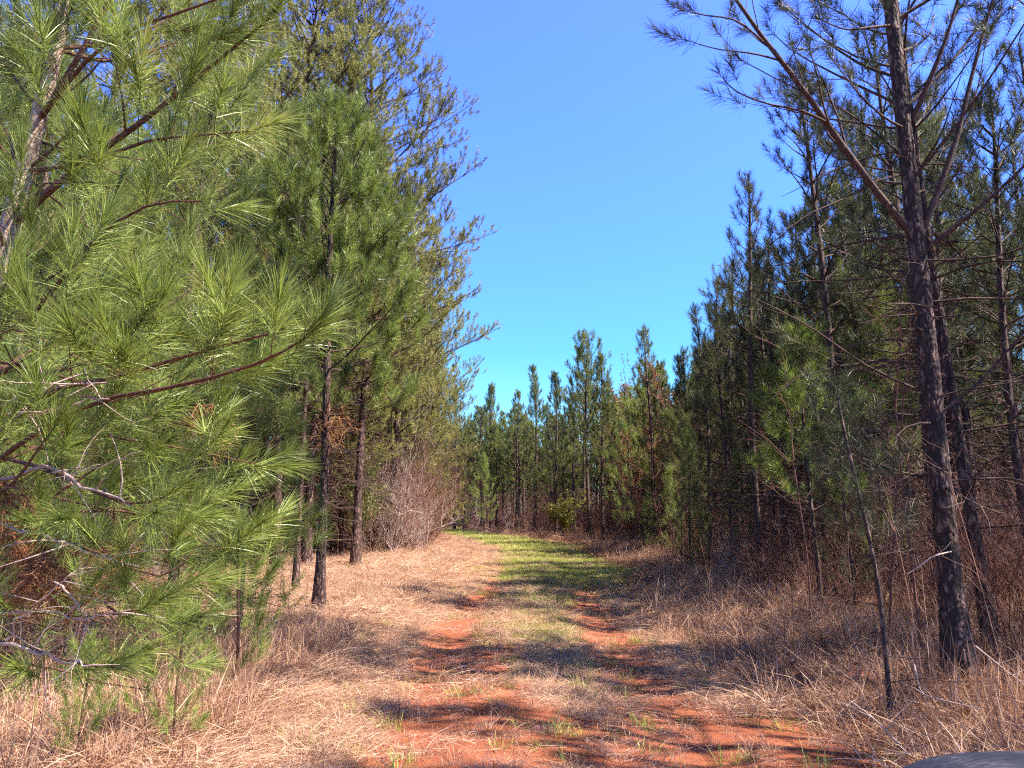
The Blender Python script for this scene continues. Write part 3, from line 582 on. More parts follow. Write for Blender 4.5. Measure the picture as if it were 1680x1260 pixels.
# bare saplings
def mk_sapling(seed, h):
    T = Tree(seed); rg = T.rng; c = grow((0, 0, 0), (rg.gauss(0, .08), rg.gauss(0, .08), 1), h, 9, rg, lift=.3, jit=.05); L = [(c, np.linspace(.014, .003, 9))]
    for i in range(16):
        k = rg.randint(2, 7); a = rg.uniform(0, 6.283); cc = grow(c[k], (math.cos(a), math.sin(a), .7), h*rg.uniform(.08, .28), 5, rg, lift=.3, jit=.16); L.append((cc, np.linspace(.005, .002, 5)))
        for j in range(2): L.append((grow(cc[2], (math.cos(a+rg.uniform(-1, 1)), math.sin(a+rg.uniform(-1, 1)), .5), h*.1, 3, rg, lift=.2, jit=.2), np.array([.003, .002, .0015])))
    g = Geo(); g.tubes(L, 5); return g.mesh('bare_sapling', M['twig'])
SAP = [mk_sapling(500+i, h) for i, h in enumerate((3.2, 4.0, 2.6, 4.6))]
r4 = random.Random(44)
for i in range(60):
    y = r4.uniform(7.5, 28)
    side = r4.random() < .68
    x = float(rx(y))+r4.uniform(.2, 4.5) if side else float(lx(y))-r4.uniform(.1, 4)
    o = obj('bare_sapling', SAP[i % 4], None, (x, y, gzf(x, y)-.03)); o.rotation_euler = (r4.gauss(0, .05), r4.gauss(0, .05), r4.uniform(0, 6.28)); s_ = r4.uniform(.8, 1.25); o.scale = (s_, s_, s_)
    if side: tag(o, 'thin leafless sapling in the brush of the right wood', 'sapling', 'saplings in the right wood')
    else: tag(o, 'thin leafless sapling at the edge of the left wood', 'sapling', 'saplings in the left wood')
# tall dry stalks left, in front of the dark trunk
def mk_stalk(seed, h):
    T = Tree(seed); rg = T.rng; c = grow((0, 0, 0), (rg.gauss(0, .06), rg.gauss(0, .06), 1), h, 7, rg, lift=.2, jit=.03); L = [(c, np.linspace(.005, .0022, 7))]
    for j in range(6): L.append((grow(c[rg.randint(3, 6)], (rg.gauss(0, 1), rg.gauss(0, 1), .8), h*.12, 3, rg, lift=.2), np.array([.0025, .002, .0015])))
    g = Geo(); g.tubes(L, 4); return g.mesh('dry_stalk', M['straw'])
STK = [mk_stalk(520+i, h) for i, h in enumerate((1.7, 2.1, 1.4))]
for i, (px, Y) in enumerate([(560, 12.8), (572, 12.2), (583, 12.6), (548, 11.6), (600, 13.4), (430, 9.4), (448, 9.0), (470, 10.2), (500, 9.6), (415, 8.6), (1160, 12.2), (1172, 11.8), (1300, 8.6), (1510, 6.1), (1530, 6.3), (1395, 7.0), (1650, 6.0)]):
    q = P(px, 1000, Y); o = obj('dry_stalk', STK[i % 3], None, (q[0], q[1], gzf(q[0], q[1])-.02)); o.rotation_euler = (r4.gauss(0, .12), r4.gauss(0, .12), r4.uniform(0, 6)); s_ = r4.uniform(.6, 1.0); o.scale = (s_,)*3
    lf = px < 800; tag(o, 'tall thin dry stalk standing in the straw on the left' if lf else 'thin dry stalk standing in the shaded grass on the right', 'stalk', 'dry stalks on the left' if lf else 'dry stalks on the right')
# fallen bent sticks beside the vehicle
def stick(pts, r, label):
    W = [P(*p_) for p_ in pts]; o0 = W[0]; q = np.array(W)-o0; t = np.linspace(0, 1, 12); ts = np.linspace(0, 1, len(q)); q = np.stack([np.interp(t, ts, q[:, i]) for i in range(3)], 1); q[1:-1] = (q[:-2]+2*q[1:-1]+q[2:])/4
    polys = [(q, r*np.linspace(1, .5, 12))]; rg = random.Random(int(pts[0][0]))
    for k in (4, 7, 9): polys.append((grow(q[k], (rg.gauss(0, 1), rg.gauss(0, .6), .5), .22, 4, rg, jit=.2), np.linspace(r*.5, r*.2, 4)))
    g = Geo(); g.tubes(polys, 6, lump=.2); o = obj('fallen_branch', g.mesh('fallen_branch', M['twig_pale']), None, tuple(o0)); tag(o, label, 'branch')
stick([(1492, 1240, 5.2), (1455, 1200, 5.4), (1430, 1175, 5.6), (1395, 1150, 5.8)], .007, 'pale forked dead twig slanting up left of the thin young pine foot')
stick([(1500, 1090, 6.4), (1510, 1140, 6.0), (1560, 1152, 5.8), (1615, 1165, 5.6)], .007, 'pale bent twig arching in front of the foot of the thick scaly trunk')
stick([(1560, 905, 6.2), (1530, 912, 6.1), (1500, 935, 6.1), (1488, 942, 6.1)], .006, 'crooked pale dead twig sticking out left of the thick scaly trunk')
stick([(1600, 1060, 6.6), (1650, 1100, 6.4), (1690, 1130, 6.3)], .008, 'pale stick leaning right of the thick scaly trunk')
# red clay mound
g = Geo(); n1, n2 = 26, 14; V = []; rs = np.random.RandomState(4)
for i in range(n2+1):
    for j in range(n1):
        a = j/n1*2*math.pi; e = i/n2*math.pi/2; rr = 1+.16*math.sin(3*a+1)+.08*rs.randn()*(1-i/n2)
        V.append((.26*rr*math.cos(e)*math.cos(a), .17*rr*math.cos(e)*math.sin(a), .17*math.sin(e)*(1+.05*rs.randn())-.02))
Q = [(i*n1+j, i*n1+(j+1) % n1, (i+1)*n1+(j+1) % n1, (i+1)*n1+j) for i in range(n2) for j in range(n1)]
g.add(V, Q, tint=.4)
m, nt, out = new_mat('red_clay_clod'); b = nt.nodes.new('ShaderNodeBsdfPrincipled'); nz = nt.nodes.new('ShaderNodeTexNoise'); nz.inputs['Scale'].default_value = 14; nz.inputs['Detail'].default_value = 8
tc = nt.nodes.new('ShaderNodeTexCoord'); nt.links.new(tc.outputs['Object'], nz.inputs[0])
nt.links.new(ramp(nt, nz.outputs[0], [(.3, (.10, .03, .018)), (.7, (.32, .11, .06))]), b.inputs['Base Color']); b.inputs['Roughness'].default_value = .9
bp = nt.nodes.new('ShaderNodeBump'); bp.inputs['Distance'].default_value = .03; nt.links.new(nz.outputs[0], bp.inputs['Height']); nt.links.new(bp.outputs[0], b.inputs['Normal']); nt.links.new(b.outputs[0], out.inputs[0])
q = P(1413, 1112, 7.2); o = obj('clay_clod', g.mesh('clay_clod', m), None, (q[0], q[1], gzf(q[0], q[1])+.02)); tag(o, 'rounded red brown clod of clay in the grass beside the thin young pine', 'clod')

# ================================================================== ground
def clay_d(x, y):
    nz_ = fbm(x*1.0, y*.6, .8)
    a = rut(x, y)*(1-sm(15, 22, y))*sm(.25, .5, nz_+.12)
    near = sm(8.6, 6.0, y)*sm(-2.4, -1.2, x-cx(y))*sm(3.0, 1.8, x-cx(y))*sm(.34, .54, nz_)
    mid = (1-sm(8, 13, y))*sm(-1.7, -1.2, x-cx(y))*sm(2.3, 1.4, x-cx(y))*sm(.46, .62, nz_)*.9
    return np.clip(np.maximum(np.maximum(a*1.15, near), mid), 0, 1)
def green_d(x, y):
    u = x-cx(y); f = fbm(x, y, 1.3)
    far = sm(12, 22, y)*sm(-1.5, -.5, u)*sm(3.1, 1.9, u)
    strip = sm(6, 10, y)*np.exp(-((u-.05)/.62)**2)*.7
    return np.clip(np.maximum(far, strip)*(.35+.9*f)-.06, 0, 1)
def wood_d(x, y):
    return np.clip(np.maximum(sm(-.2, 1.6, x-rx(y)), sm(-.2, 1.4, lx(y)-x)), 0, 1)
def axis(lo, hi, a, b, fine, coarse=1.09):
    c = list(np.arange(a, b+1e-6, fine)); s_ = fine; v = b
    while v < hi: s_ *= coarse; v += s_; c.append(v)
    s_ = fine; v = a; pre = []
    while v > lo: s_ *= coarse; v -= s_; pre.append(v)
    return np.array(pre[::-1]+c)
xs = axis(-900, 900, -9, 8, .11); ys = axis(-300, 1600, 3, 30, .13)
XX, YY = np.meshgrid(xs, ys); ZZ = gz(XX, YY)
V = np.stack([XX.ravel(), YY.ravel(), ZZ.ravel()], 1); nx, ny = len(xs), len(ys)
i = np.arange(ny-1)[:, None]*nx+np.arange(nx-1)[None]; Q = np.stack([i, i+1, i+nx+1, i+nx], -1).reshape(-1, 4)
m, nt, out = new_mat('forest_floor'); L = nt.links
tc = nt.nodes.new('ShaderNodeTexCoord')
def att(n):
    a = nt.nodes.new('ShaderNodeAttribute'); a.attribute_name = n; return a.outputs['Fac']
def noise(sc, det=6, rough=.6, stretch=None):
    n = nt.nodes.new('ShaderNodeTexNoise'); n.inputs['Scale'].default_value = sc; n.inputs['Detail'].default_value = det; n.inputs['Roughness'].default_value = rough
    L.new(tc.outputs['Object'], n.inputs[0]); return n.outputs[0]
def mixc(f, a, b):
    n = nt.nodes.new('ShaderNodeMix'); n.data_type = 'RGBA'; L.new(f, n.inputs[0]); L.new(a, n.inputs[6]); L.new(b, n.inputs[7]); return n.outputs[2]
n1_, n2_, n3_ = noise(3, 8), noise(28, 6, .7), noise(110, 4, .7)
fine = math_(nt, 'ADD', math_(nt, 'MULTIPLY', n2_, .5), math_(nt, 'MULTIPLY', n3_, .5))
clay_c = ramp(nt, math_(nt, 'ADD', math_(nt, 'MULTIPLY', n1_, .6), math_(nt, 'MULTIPLY', fine, .4)), [(.3, (.22, .065, .028)), (.52, (.45, .145, .072)), (.7, (.60, .25, .13))])
straw_c = ramp(nt, fine, [(.34, (.14, .066, .037)), (.5, (.38, .21, .115)), (.64, (.63, .41, .25))])
green_c = ramp(nt, fine, [(.35, (.16, .14, .05)), (.52, (.39, .38, .10)), (.68, (.60, .54, .21))])
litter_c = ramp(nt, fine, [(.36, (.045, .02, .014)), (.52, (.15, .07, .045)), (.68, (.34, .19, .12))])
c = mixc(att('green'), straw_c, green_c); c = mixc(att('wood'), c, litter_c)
cl = math_(nt, 'MULTIPLY', math_(nt, 'SUBTRACT', math_(nt, 'ADD', att('clay'), math_(nt, 'MULTIPLY', math_(nt, 'SUBTRACT', n2_, .5), 1.2)), .22), 2.2, True)
c = mixc(cl, c, clay_c)
b = nt.nodes.new('ShaderNodeBsdfPrincipled'); L.new(c, b.inputs['Base Color']); b.inputs['Roughness'].default_value = .95; b.inputs['Specular IOR Level'].default_value = .15
bp = nt.nodes.new('ShaderNodeBump'); bp.inputs['Distance'].default_value = .03; L.new(math_(nt, 'ADD', n1_, fine), bp.inputs['Height']); L.new(bp.outputs[0], b.inputs['Normal']); L.new(b.outputs[0], out.inputs[0])
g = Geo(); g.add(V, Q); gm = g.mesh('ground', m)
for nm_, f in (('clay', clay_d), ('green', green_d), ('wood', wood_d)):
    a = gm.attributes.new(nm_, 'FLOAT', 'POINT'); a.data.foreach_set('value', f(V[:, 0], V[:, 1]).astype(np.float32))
tag(obj('ground', gm), kind='structure')

# ================================================================== stuff: instanced tufts
SRC = bpy.data.collections.new('plant_library')
def stuff(name, label, mat, meshes, pts, idx, scl, rotv):
    coll = bpy.data.collections.new(name+'_variants')
    for k, me in enumerate(meshes):
        o = bpy.data.objects.new('%s_variant_%02d' % (name, k), me); coll.objects.link(o)
    me = bpy.data.meshes.new(name); me.vertices.add(len(pts)); me.vertices.foreach_set('co', np.asarray(pts, np.float32).ravel())
    for n_, t_, arr in (('pick', 'INT', idx), ('size', 'FLOAT', scl)):
        a = me.attributes.new(n_, t_, 'POINT'); a.data.foreach_set('value', np.asarray(arr, np.int32 if t_ == 'INT' else np.float32))
    a = me.attributes.new('turn', 'FLOAT_VECTOR', 'POINT'); a.data.foreach_set('vector', np.asarray(rotv, np.float32).ravel())
    me.materials.append(mat)
    o = obj(name, me); tag(o, label, kind='stuff')
    ng = bpy.data.node_groups.new(name+'_scatter', 'GeometryNodeTree')
    ng.interface.new_socket('Geometry', in_out='INPUT', socket_type='NodeSocketGeometry'); ng.interface.new_socket('Geometry', in_out='OUTPUT', socket_type='NodeSocketGeometry')
    N = ng.nodes; gi = N.new('NodeGroupInput'); go = N.new('NodeGroupOutput'); ci = N.new('GeometryNodeCollectionInfo'); ci.inputs['Collection'].default_value = coll; ci.inputs['Separate Children'].default_value = True; ci.inputs['Reset Children'].default_value = True
    ip = N.new('GeometryNodeInstanceOnPoints'); ip.inputs['Pick Instance'].default_value = True
    def na(n_, t_):
        x_ = N.new('GeometryNodeInputNamedAttribute'); x_.data_type = t_; x_.inputs['Name'].default_value = n_; return x_.outputs[0]
    ng.links.new(gi.outputs[0], ip.inputs['Points']); ng.links.new(ci.outputs[0], ip.inputs['Instance']); ng.links.new(na('pick', 'INT'), ip.inputs['Instance Index'])
    ng.links.new(na('turn', 'FLOAT_VECTOR'), ip.inputs['Rotation']); ng.links.new(na('size', 'FLOAT'), ip.inputs['Scale']); ng.links.new(ip.outputs[0], go.inputs[0])
    md = o.modifiers.new('scatter', 'NODES'); md.node_group = ng
    return o
def tuft(seed, n, rad, hmin, hmax, w, lean, droop, mat, tint=(.5, .2), segs=3, name='grass_tuft', curl=.25):
    rs = np.random.RandomState(seed); a = rs.rand(n)*6.283; r = rad*np.sqrt(rs.rand(n)); Bp = np.stack([r*np.cos(a), r*np.sin(a), -.015+0*r], 1)
    a2 = a+rs.randn(n)*.9; e = np.radians(np.clip(90-np.abs(rs.randn(n)*lean), 4, 90)); D = np.stack([np.cos(a2)*np.cos(e), np.sin(a2)*np.cos(e), np.sin(e)], 1)
    g = Geo(); ti = np.clip(tint[0]+tint[1]*rs.randn(n), 0, 1)
    cu = rs.randn(n, 3)*curl; cu[:, 2] *= .3
    g.blades(Bp, D, hmin+(hmax-hmin)*rs.rand(n)**1.5, w*(.6+.8*rs.rand(n)), rs, segs, droop=droop*rs.rand(n), tint=ti, curl=cu)
    return g.mesh(name, M[mat])
def mat_tuft(seed, n, rad, L0_, L1_, w, mat, tint):     # thatch lying on the ground
    rs = np.random.RandomState(seed); Bp = np.stack([rad*rs.uniform(-1, 1, n), rad*rs.uniform(-1, 1, n), rs.uniform(0, .05, n)], 1)
    a = rs.rand(n)*6.283; e = np.radians(rs.uniform(-4, 32, n)); D = np.stack([np.cos(a)*np.cos(e), np.sin(a)*np.cos(e), np.sin(e)], 1)
    g = Geo(); cu = rs.randn(n, 3)*.55; cu[:, 2] *= .25
    g.blades(Bp, D, L0_+(L1_-L0_)*rs.rand(n), w*(.6+.8*rs.rand(n)), rs, 4, droop=.3*rs.rand(n), tint=np.clip(tint[0]+tint[1]*rs.randn(n), 0, 1), curl=cu)
    return g.mesh('thatch', M[mat])
DRY = ([tuft(600+i, 46, .13, .05, .17, .0045, 38, .35, 'straw', (.58, .2)) for i in range(5)] +      # 0-4 short
       [tuft(610+i, 60, .12, .14, .42, .0050, 48, .95, 'straw', (.62, .22), curl=.45) for i in range(5)] +      # 5-9 long arching
       [mat_tuft(620+i, 56, .22, .08, .26, .0042, 'straw', (.62, .2)) for i in range(5)] +           # 10-14 thatch
       [tuft(630+i, 26, .10, .35, .75, .0050, 16, .25, 'straw', (.45, .2), curl=.1) for i in range(3)] +  # 15-17 upright stems
       [mat_tuft(640+i, 60, .25, .05, .16, .0035, 'twig', (.55, .25)) for i in range(3)])            # 18-20 brown needle litter
DRY += [tuft(670+i, 60, .12, .10, .34, .0050, 50, .9, 'straw', (.26, .2), curl=.45) for i in range(3)]+[mat_tuft(680+i, 60, .23, .08, .26, .0042, 'straw', (.30, .22)) for i in range(3)]   # 21-26 browner, deepens the right verge's shade by colour
GRN = [tuft(650+i, 50, .13, .03, .10, .0042, 40, .3, 'green', (.5, .2)) for i in range(4)]+[tuft(660+i, 30, .08, .08, .22, .0045, 32, .5, 'green', (.45, .2)) for i in range(3)]
rs = np.random.RandomState(77)
def samp(n, y0, y1, spread=.80, power=1.0, xmin=None):
    y = y0+(y1-y0)*rs.rand(n)**power; x = (rs.rand(n)*2-1)*(spread*y+.6); return x, y
pts, idx, scl, rv = [], [], [], []
def put(x, y, k, s_, P_=pts, I_=idx, S_=scl, R_=rv, tilt=.12, dz=0):
    P_.append(np.stack([x, y, gz(x, y)+dz], 1)); I_.append(k); S_.append(s_); R_.append(np.stack([rs.randn(len(x))*tilt, rs.randn(len(x))*tilt, rs.rand(len(x))*6.283], 1))
for (n, y0, y1, sc, pw) in ((17000, 4.2, 9.5, .95, 1.0), (20000, 9.5, 19, 1.05, 1.0), (15000, 19, 36, 1.35, 1.0), (8000, 36, 78, 2.2, 1.0)):
    x, y = samp(n, y0, y1, power=.75); u = x-cx(y); cl_ = clay_d(x, y); gr = green_d(x, y); wd = wood_d(x, y)
    keep = rs.rand(n) > np.clip(cl_*1.05, 0, .97)*.97; keep &= rs.rand(n) > gr*.8; x, y, u, wd = x[keep], y[keep], u[keep], wd[keep]; n = len(x)
    lump = fbm(x, y, 1.2); off = np.maximum(sm(1.9, 3.0, u), sm(1.8, 2.8, -u)); r = rs.rand(n)
    long_p = off*sm(.38, .62, lump)*(.62 if y0 < 12 else .35)+.03; meadow = (u < -1.6) & (y > 9.5)
    long_p = np.where(meadow, .05, long_p)
    k = np.where(r < long_p, 5+rs.randint(0, 5, n), np.where(r < long_p+.46, 10+rs.randint(0, 5, n), rs.randint(0, 5, n)))
    k = np.where((wd > .6) & (rs.rand(n) < .55), 18+rs.randint(0, 3, n), k)
    k = np.where((off > .7) & ~meadow & (rs.rand(n) < .018), 15+rs.randint(0, 3, n), k)
    k = np.where((u > 2.0) & (k < 15) & (rs.rand(n) < .72), 21+rs.randint(0, 6, n), k); k = np.where((u < -2.4) & (y < 11) & (k < 15) & (rs.rand(n) < .28), 21+rs.randint(0, 6, n), k)
    s_ = sc*(.65+.7*rs.rand(n))*np.where((off < .5) & (k < 15), .62, 1.0)
    put(x, y, k, s_)
# raised tussocks along both verges
for (n, xf, y0, y1) in ((420, lambda y, r: lx(y)*0-2.3-2.6*r, 4.6, 9.5), (420, lambda y, r: rx(y)-1.6+2.4*r, 4.6, 16), (340, lambda y, r: rx(y)-1.0+1.8*r, 16, 44)):
    y = rs.uniform(y0, y1, n); x = xf(y, rs.rand(n)); put(x, y, 5+rs.randint(0, 5, n), .8+.6*rs.rand(n), tilt=.3)
# a few leaves of straw on the clay too
x, y = samp(900, 4.3, 16, .35); put(x, y, rs.randint(0, 15, len(x)), .35+.3*rs.rand(len(x)))
stuff('dry_grass', 'dry straw coloured grass and thatch', M['straw'], DRY, np.concatenate(pts), np.concatenate(idx), np.concatenate(scl), np.concatenate(rv))
pts, idx, scl, rv = [], [], [], []
for (n, y0, y1, sc) in ((9500, 5.5, 14, .85), (13000, 14, 32, 1.2), (9000, 32, 72, 2.0)):
    y = rs.uniform(y0, y1, n); x = cx(y)+rs.uniform(-2.6, 3.8, n); gr = green_d(x, y)*(1-.8*clay_d(x, y)); kp = rs.rand(n) < gr*1.3; x, y = x[kp], y[kp]
    put(x, y, rs.randint(0, 4, len(x)), sc*(.7+.6*rs.rand(len(x))), pts, idx, scl, rv)
x, y = samp(420, 5, 14, .7); put(x, y, 4+rs.randint(0, 3, len(x)), .7+.5*rs.rand(len(x)), pts, idx, scl, rv)
x, y = samp(500, 14, 26, .5); kp = x > -8; x, y = x[kp], y[kp]; put(x, y, 4+rs.randint(0, 3, len(x)), .8+.5*rs.rand(len(x)), pts, idx, scl, rv)
stuff('green_grass', 'short green grass down the middle of the trail', M['green'], GRN, np.concatenate(pts), np.concatenate(idx), np.concatenate(scl), np.concatenate(rv))
# underbrush: leafless brown stems, briars and deadfall filling the woods
def brush(seed, h, spread, n, mat, r=.006, depth=2):
    g = Geo(); g.tubes(bare_bush(seed, h, spread, n, mat, r, depth), 3); return g.mesh('brush', M[mat])
def grassbrush(seed, n, h, mat, w=.006):
    return tuft(seed, n, .35, h*.4, h, w, 22, .35, mat, (.5, .25), 3, 'brush_grass', .3)
BRU = [brush(700, 1.5, .8, 14, 'twig'), brush(701, 2.2, .6, 14, 'twig'), brush(702, 1.1, 1.2, 16, 'twig'), brush(703, 2.8, .45, 12, 'twig'), brush(704, 1.3, 1.0, 14, 'twig_pale'), brush(705, 1.9, .7, 12, 'twig_pale'),
       brush(709, 3.6, .3, 16, 'twig', .007), brush(710, 2.6, .9, 18, 'twig', .005), grassbrush(706, 120, .9, 'straw'), grassbrush(707, 110, 1.2, 'twig'), grassbrush(708, 100, .7, 'needle_dead')]
pts, idx, scl, rv = [], [], [], []
def scatter_brush(n, y0, y1, xf, probs, s0, s1, jig=.15):
    y = rs.uniform(y0, y1, n); x = xf(y, rs.rand(n)); kp = np.abs(x) < .95*y+2; x, y = x[kp], y[kp]
    put(x, y, rs.choice(len(BRU), len(x), p=np.array(probs)/sum(probs)), s0+(s1-s0)*rs.rand(len(x)), pts, idx, scl, rv, tilt=jig)
scatter_brush(300, 7, 16, lambda y, r: rx(y)+.6+9*r, [2, 2, 3, 1, 1, .6, 2, 3, 5, 3, 2], .5, 1.0)
scatter_brush(330, 14, 34, lambda y, r: rx(y)+.5+13*r, [3, 2, 3, 1, 1.5, 1.5, 2, 2, 3, 3, 2], .5, 1.1)
scatter_brush(620, 32, 80, lambda y, r: rx(y)+.6+18*r, [3, 3, 3, 2, 2, 2, 1, 2, 3, 3, 1], .7, 1.5)
scatter_brush(120, 15, 29, lambda y, r: lx(y)+.6-3*r, [1, 1, 2, 1, 4, 5, 1, 3, 3, 3, 1], .5, 1.1)
scatter_brush(330, 7, 26, lambda y, r: lx(y)-.4-8*r, [3, 3, 3, 2, 1, 1, 3, 3, 4, 3, 3], .5, 1.15)
scatter_brush(380, 27, 34, lambda y, r: -3.6-14*r, [2, 2, 2, 2, 6, 6, 2, 2, 2, 2, 1], 1.0, 1.8)
scatter_brush(330, 32, 75, lambda y, r: lx(y)-.2-13*r, [3, 3, 2, 2, 2, 2, 1, 2, 1, 2, 1], .8, 1.5)
scatter_brush(230, 6.2, 14, lambda y, r: -.62*y-.2-4*r, [1, 1, 3, .5, 3, 2, .3, 2, 3, 3, 4], .4, .95)
scatter_brush(450, 74, 125, lambda y, r: -62+110*r, [3, 4, 2, 4, 1, 1, 4, 3, 1, 1, 1], 1.4, 2.4)
stuff('underbrush', 'leafless brown underbrush filling the woods', M['twig'], BRU, np.concatenate(pts), np.concatenate(idx), np.concatenate(scl), np.concatenate(rv))
# distant woods beyond the countable trees
def flat_tree(ms):
    g = Geo(); me = bpy.data.meshes.new('wood_tree')
    return ms
WT = []
for i, T_seed in enumerate((800, 801, 802)):
    T = Tree(T_seed); T.pine(11, .11, 2.2, 2.2, dz=.6, nb=4, e0=8, e1=60, dead=20, dead_len=1.2, spacing=.36, up=.7, shoot_up=.9, sway=.2)
    g = Geo(); g.tubes([T.trunk], 5); g.tubes(T.limbs, 3); n_t = g.n; T.needles(g, 16, .22, .016, .3, 1, tint=(.4, .2)); me = g.mesh('wood_tree', M['bark_far']); me.materials.append(M['needle_mid'])
    mi = np.zeros(len(me.polygons), np.int32); co = np.array([p_.vertices[0] for p_ in me.polygons]); mi[co >= n_t] = 1; me.polygons.foreach_set('material_index', mi); WT.append(me)
pts, idx, scl, rv = [], [], [], []
n = 1500; y = rs.uniform(8, 130, n); side = rs.rand(n) < .6; dd = rs.uniform(11, 45, n); x = np.where(side, rx(np.minimum(y, 60))+dd, lx(np.minimum(y, 60))-dd)
f = y > 82; x[f] = rs.uniform(-75, 60, f.sum()); kp = (np.abs(x) < .95*y+3); x, y = x[kp], y[kp]
put(x, y, rs.randint(0, 3, len(x)), .7+.35*rs.rand(len(x)), pts, idx, scl, rv, tilt=.02)
stuff('distant_woods', 'pine woods massed behind the tree rows', M['bark_far'], WT, np.concatenate(pts), np.concatenate(idx), np.concatenate(scl), np.concatenate(rv))

# ================================================================== the vehicle whose front corner shows bottom right
m, nt, out = new_mat('scuffed_blue_plastic'); L = nt.links; tc = nt.nodes.new('ShaderNodeTexCoord')
nz = nt.nodes.new('ShaderNodeTexNoise'); nz.inputs['Scale'].default_value = 7; nz.inputs['Detail'].default_value = 9; nz.inputs['Roughness'].default_value = .7; L.new(tc.outputs['Object'], nz.inputs[0])
mp = nt.nodes.new('ShaderNodeMapping'); mp.inputs['Scale'].default_value = (30, 160, 60); mp.inputs['Rotation'].default_value = (0, 0, .5); L.new(tc.outputs['Object'], mp.inputs[0])
ns = nt.nodes.new('ShaderNodeTexNoise'); ns.inputs['Scale'].default_value = 1.0; ns.inputs['Detail'].default_value = 4; L.new(mp.outputs[0], ns.inputs[0])
f = math_(nt, 'ADD', math_(nt, 'MULTIPLY', nz.outputs[0], .6), math_(nt, 'MULTIPLY', ns.outputs[0], .4))
b = nt.nodes.new('ShaderNodeBsdfPrincipled'); L.new(ramp(nt, f, [(.38, (.014, .015, .026)), (.53, (.03, .032, .052)), (.62, (.12, .11, .12)), (.70, (.30, .28, .27))]), b.inputs['Base Color'])
L.new(ramp(nt, f, [(.4, (.55, .55, .55)), (.65, (.85, .85, .85))], 1.0), b.inputs['Roughness']); b.inputs['Specular IOR Level'].default_value = .3; L.new(b.outputs[0], out.inputs[0]); M['plastic'] = m
def simple(name, col, rough, metal=0):
    m, nt, out = new_mat(name); b = nt.nodes.new('ShaderNodeBsdfPrincipled'); nz = nt.nodes.new('ShaderNodeTexNoise'); nz.inputs['Scale'].default_value = 40
    nt.links.new(ramp(nt, nz.outputs[0], [(.3, tuple(x*.7 for x in col)), (.7, tuple(min(1, x*1.3) for x in col))]), b.inputs['Base Color']); b.inputs['Roughness'].default_value = rough; b.inputs['Metallic'].default_value = metal; nt.links.new(b.outputs[0], out.inputs[0]); M[name] = m
simple('black_rubber', (.02, .02, .02), .8); simple('black_steel', (.03, .03, .03), .45, .6)
def profile_slab(path, half_w, rnd, thick, nm, mat, par, locv, power=5):
    """a curved shell: path = list of (y, z) along its length, superellipse rounded plan edges"""
    K = len(path); J = 25; V = []; pth = np.array(path); s_ = np.linspace(-1, 1, K)
    for lay in (0, 1):
        for i in range(K):
            hw = half_w*(1-abs(s_[i])**power)**(1/power) if rnd else half_w; hw = max(hw, half_w*.72)
            for j in range(J):
                u = -1+2*j/(J-1); edge = abs(u)**5*.10
                V.append((u*hw, pth[i, 0], pth[i, 1]-edge-(thick if lay else 0)))
    Q = []
    for lay in (0, 1):
        o_ = lay*K*J
        for i in range(K-1):
            for j in range(J-1):
                a = [o_+i*J+j, o_+i*J+j+1, o_+(i+1)*J+j+1, o_+(i+1)*J+j]; Q.append(a if not lay else a[::-1])
    o_ = K*J
    for i in range(K-1):
        for j in (0, J-1): a = [i*J+j, (i+1)*J+j, o_+(i+1)*J+j, o_+i*J+j]; Q.append(a if j == 0 else a[::-1])
    for j in range(J-1):
        for i in (0, K-1): a = [i*J+j, i*J+j+1, o_+i*J+j+1, o_+i*J+j]; Q.append(a if i else a[::-1])
    g = Geo(); g.add(V, Q); o = obj(nm, g.mesh(nm, M[mat]), par, locv); return o
qv = P(1600, 1240, 2.35); vx, vz = qv[0]-.02, qv[2]+.008
veh = empty('utility_vehicle', (vx+.0, 1.6, gzf(vx, 1.6))); tag(veh, 'scuffed dark blue plastic front corner of an off-road vehicle at the bottom right edge', 'vehicle')
zt = vz-veh.location.z
profile_slab([(-.95, -.10), (-.7, -.02), (-.4, .0), (-.1, .012), (.2, .016), (.45, .02), (.62, .022), (.70, .02), (.745, .004), (.765, -.05), (.77, -.2)], .50, True, .012, 'fender', 'plastic', veh, (.22, 0, zt), 7)
def torus_wheel(nm, x, y, par, Rr=.30, rt=.11):
    V = []; Q = []; n1, n2 = 40, 16
    for i in range(n1):
        a = i/n1*2*math.pi
        for j in range(n2):
            b_ = j/n2*2*math.pi; rr = Rr-rt+rt*math.cos(b_)*(1+.06*((i % 2)*(math.cos(b_) > .3))); V.append((rt*1.1*math.sin(b_), rr*math.cos(a), rr*math.sin(a)))
    Q = [(i*n2+j, ((i+1) % n1)*n2+j, ((i+1) % n1)*n2+(j+1) % n2, i*n2+(j+1) % n2) for i in range(n1) for j in range(n2)]
    g = Geo(); g.add(V, Q); w = obj('wheel', g.mesh('tyre', M['black_rubber']), par, (x, y, Rr))
    g = Geo(); g.tubes([(np.array([[-.08, 0, 0], [-.02, 0, 0], [.04, 0, 0], [.08, 0, 0]]), np.array([.17, .13, .13, .17]))], 24); obj('rim', g.mesh('rim', M['black_steel']), w)
torus_wheel('wheel', .18, .35, veh); torus_wheel('wheel', 1.15, .35, veh)
profile_slab([(-.9, .0), (-.5, .03), (0, .04), (.4, .0), (.62, -.10), (.68, -.3)], .26, False, .4, 'body', 'plastic', veh, (.72, 0, zt-.10))

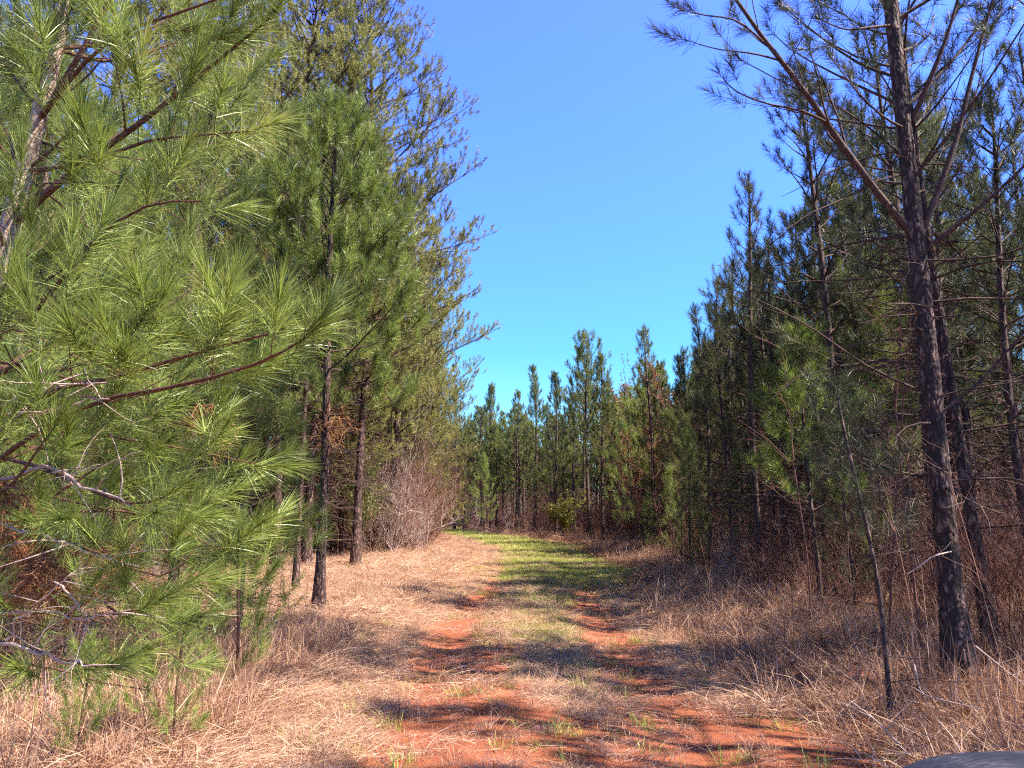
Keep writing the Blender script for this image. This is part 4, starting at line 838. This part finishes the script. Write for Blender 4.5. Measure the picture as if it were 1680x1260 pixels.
# ================================================================== light
SUN_AZ, SUN_EL = R(106), R(50)          # clockwise from the view direction, and height
sd = Vector((math.sin(SUN_AZ)*math.cos(SUN_EL), math.cos(SUN_AZ)*math.cos(SUN_EL), math.sin(SUN_EL)))
sl_ = bpy.data.lights.new('sun', 'SUN'); sl_.energy = 5.0; sl_.angle = R(.53); sl_.color = (1, .90, .78)
so = bpy.data.objects.new('sun', sl_); COL.objects.link(so); so.rotation_euler = sd.to_track_quat('Z', 'Y').to_euler()
w = bpy.data.worlds.new('World'); scene.world = w; w.use_nodes = True; nt = w.node_tree; nt.nodes.clear()
sk = nt.nodes.new('ShaderNodeTexSky'); sk.sky_type = 'NISHITA'; sk.sun_disc = False; sk.sun_elevation = SUN_EL; sk.sun_rotation = SUN_AZ; sk.air_density = 1.0; sk.dust_density = .3; sk.ozone_density = 2.0; sk.altitude = 0
hs = nt.nodes.new('ShaderNodeHueSaturation'); hs.inputs['Saturation'].default_value = 1.0; hs.inputs['Value'].default_value = 1.25
bg = nt.nodes.new('ShaderNodeBackground'); bg.inputs['Strength'].default_value = .15; ow = nt.nodes.new('ShaderNodeOutputWorld')
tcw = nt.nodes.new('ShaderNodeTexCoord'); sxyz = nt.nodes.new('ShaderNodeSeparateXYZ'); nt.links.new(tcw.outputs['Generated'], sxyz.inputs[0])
tr = ramp(nt, sxyz.outputs['Z'], [(0, (.26, .42, .50)), (.21, (.165, .36, .54)), (.42, (.25, .39, .95)), (.60, (.30, .40, 1)), (.74, (.24, .18, .15))], 1.0)  # zenith made dark and warm above the view so shade stays less blue
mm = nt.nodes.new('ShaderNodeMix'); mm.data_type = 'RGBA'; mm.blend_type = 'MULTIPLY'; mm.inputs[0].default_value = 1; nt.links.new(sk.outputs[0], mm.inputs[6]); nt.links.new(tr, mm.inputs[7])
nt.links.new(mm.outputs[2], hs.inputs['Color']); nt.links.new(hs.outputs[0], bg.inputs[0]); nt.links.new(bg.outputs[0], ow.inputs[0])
scene.view_settings.view_transform = 'Standard'; scene.view_settings.look = 'None'; scene.view_settings.exposure = 1.85; scene.view_settings.gamma = 1
scene.render.engine = 'CYCLES'
cy = scene.cycles; cy.max_bounces = 4; cy.diffuse_bounces = 3; cy.glossy_bounces = 2; cy.transmission_bounces = 4; cy.caustics_reflective = False; cy.caustics_refractive = False
cy.use_denoising = False; cy.filter_width = 1.2; cy.use_adaptive_sampling = True; cy.adaptive_threshold = .05; cy.adaptive_min_samples = 32; cy.debug_use_spatial_splits = True
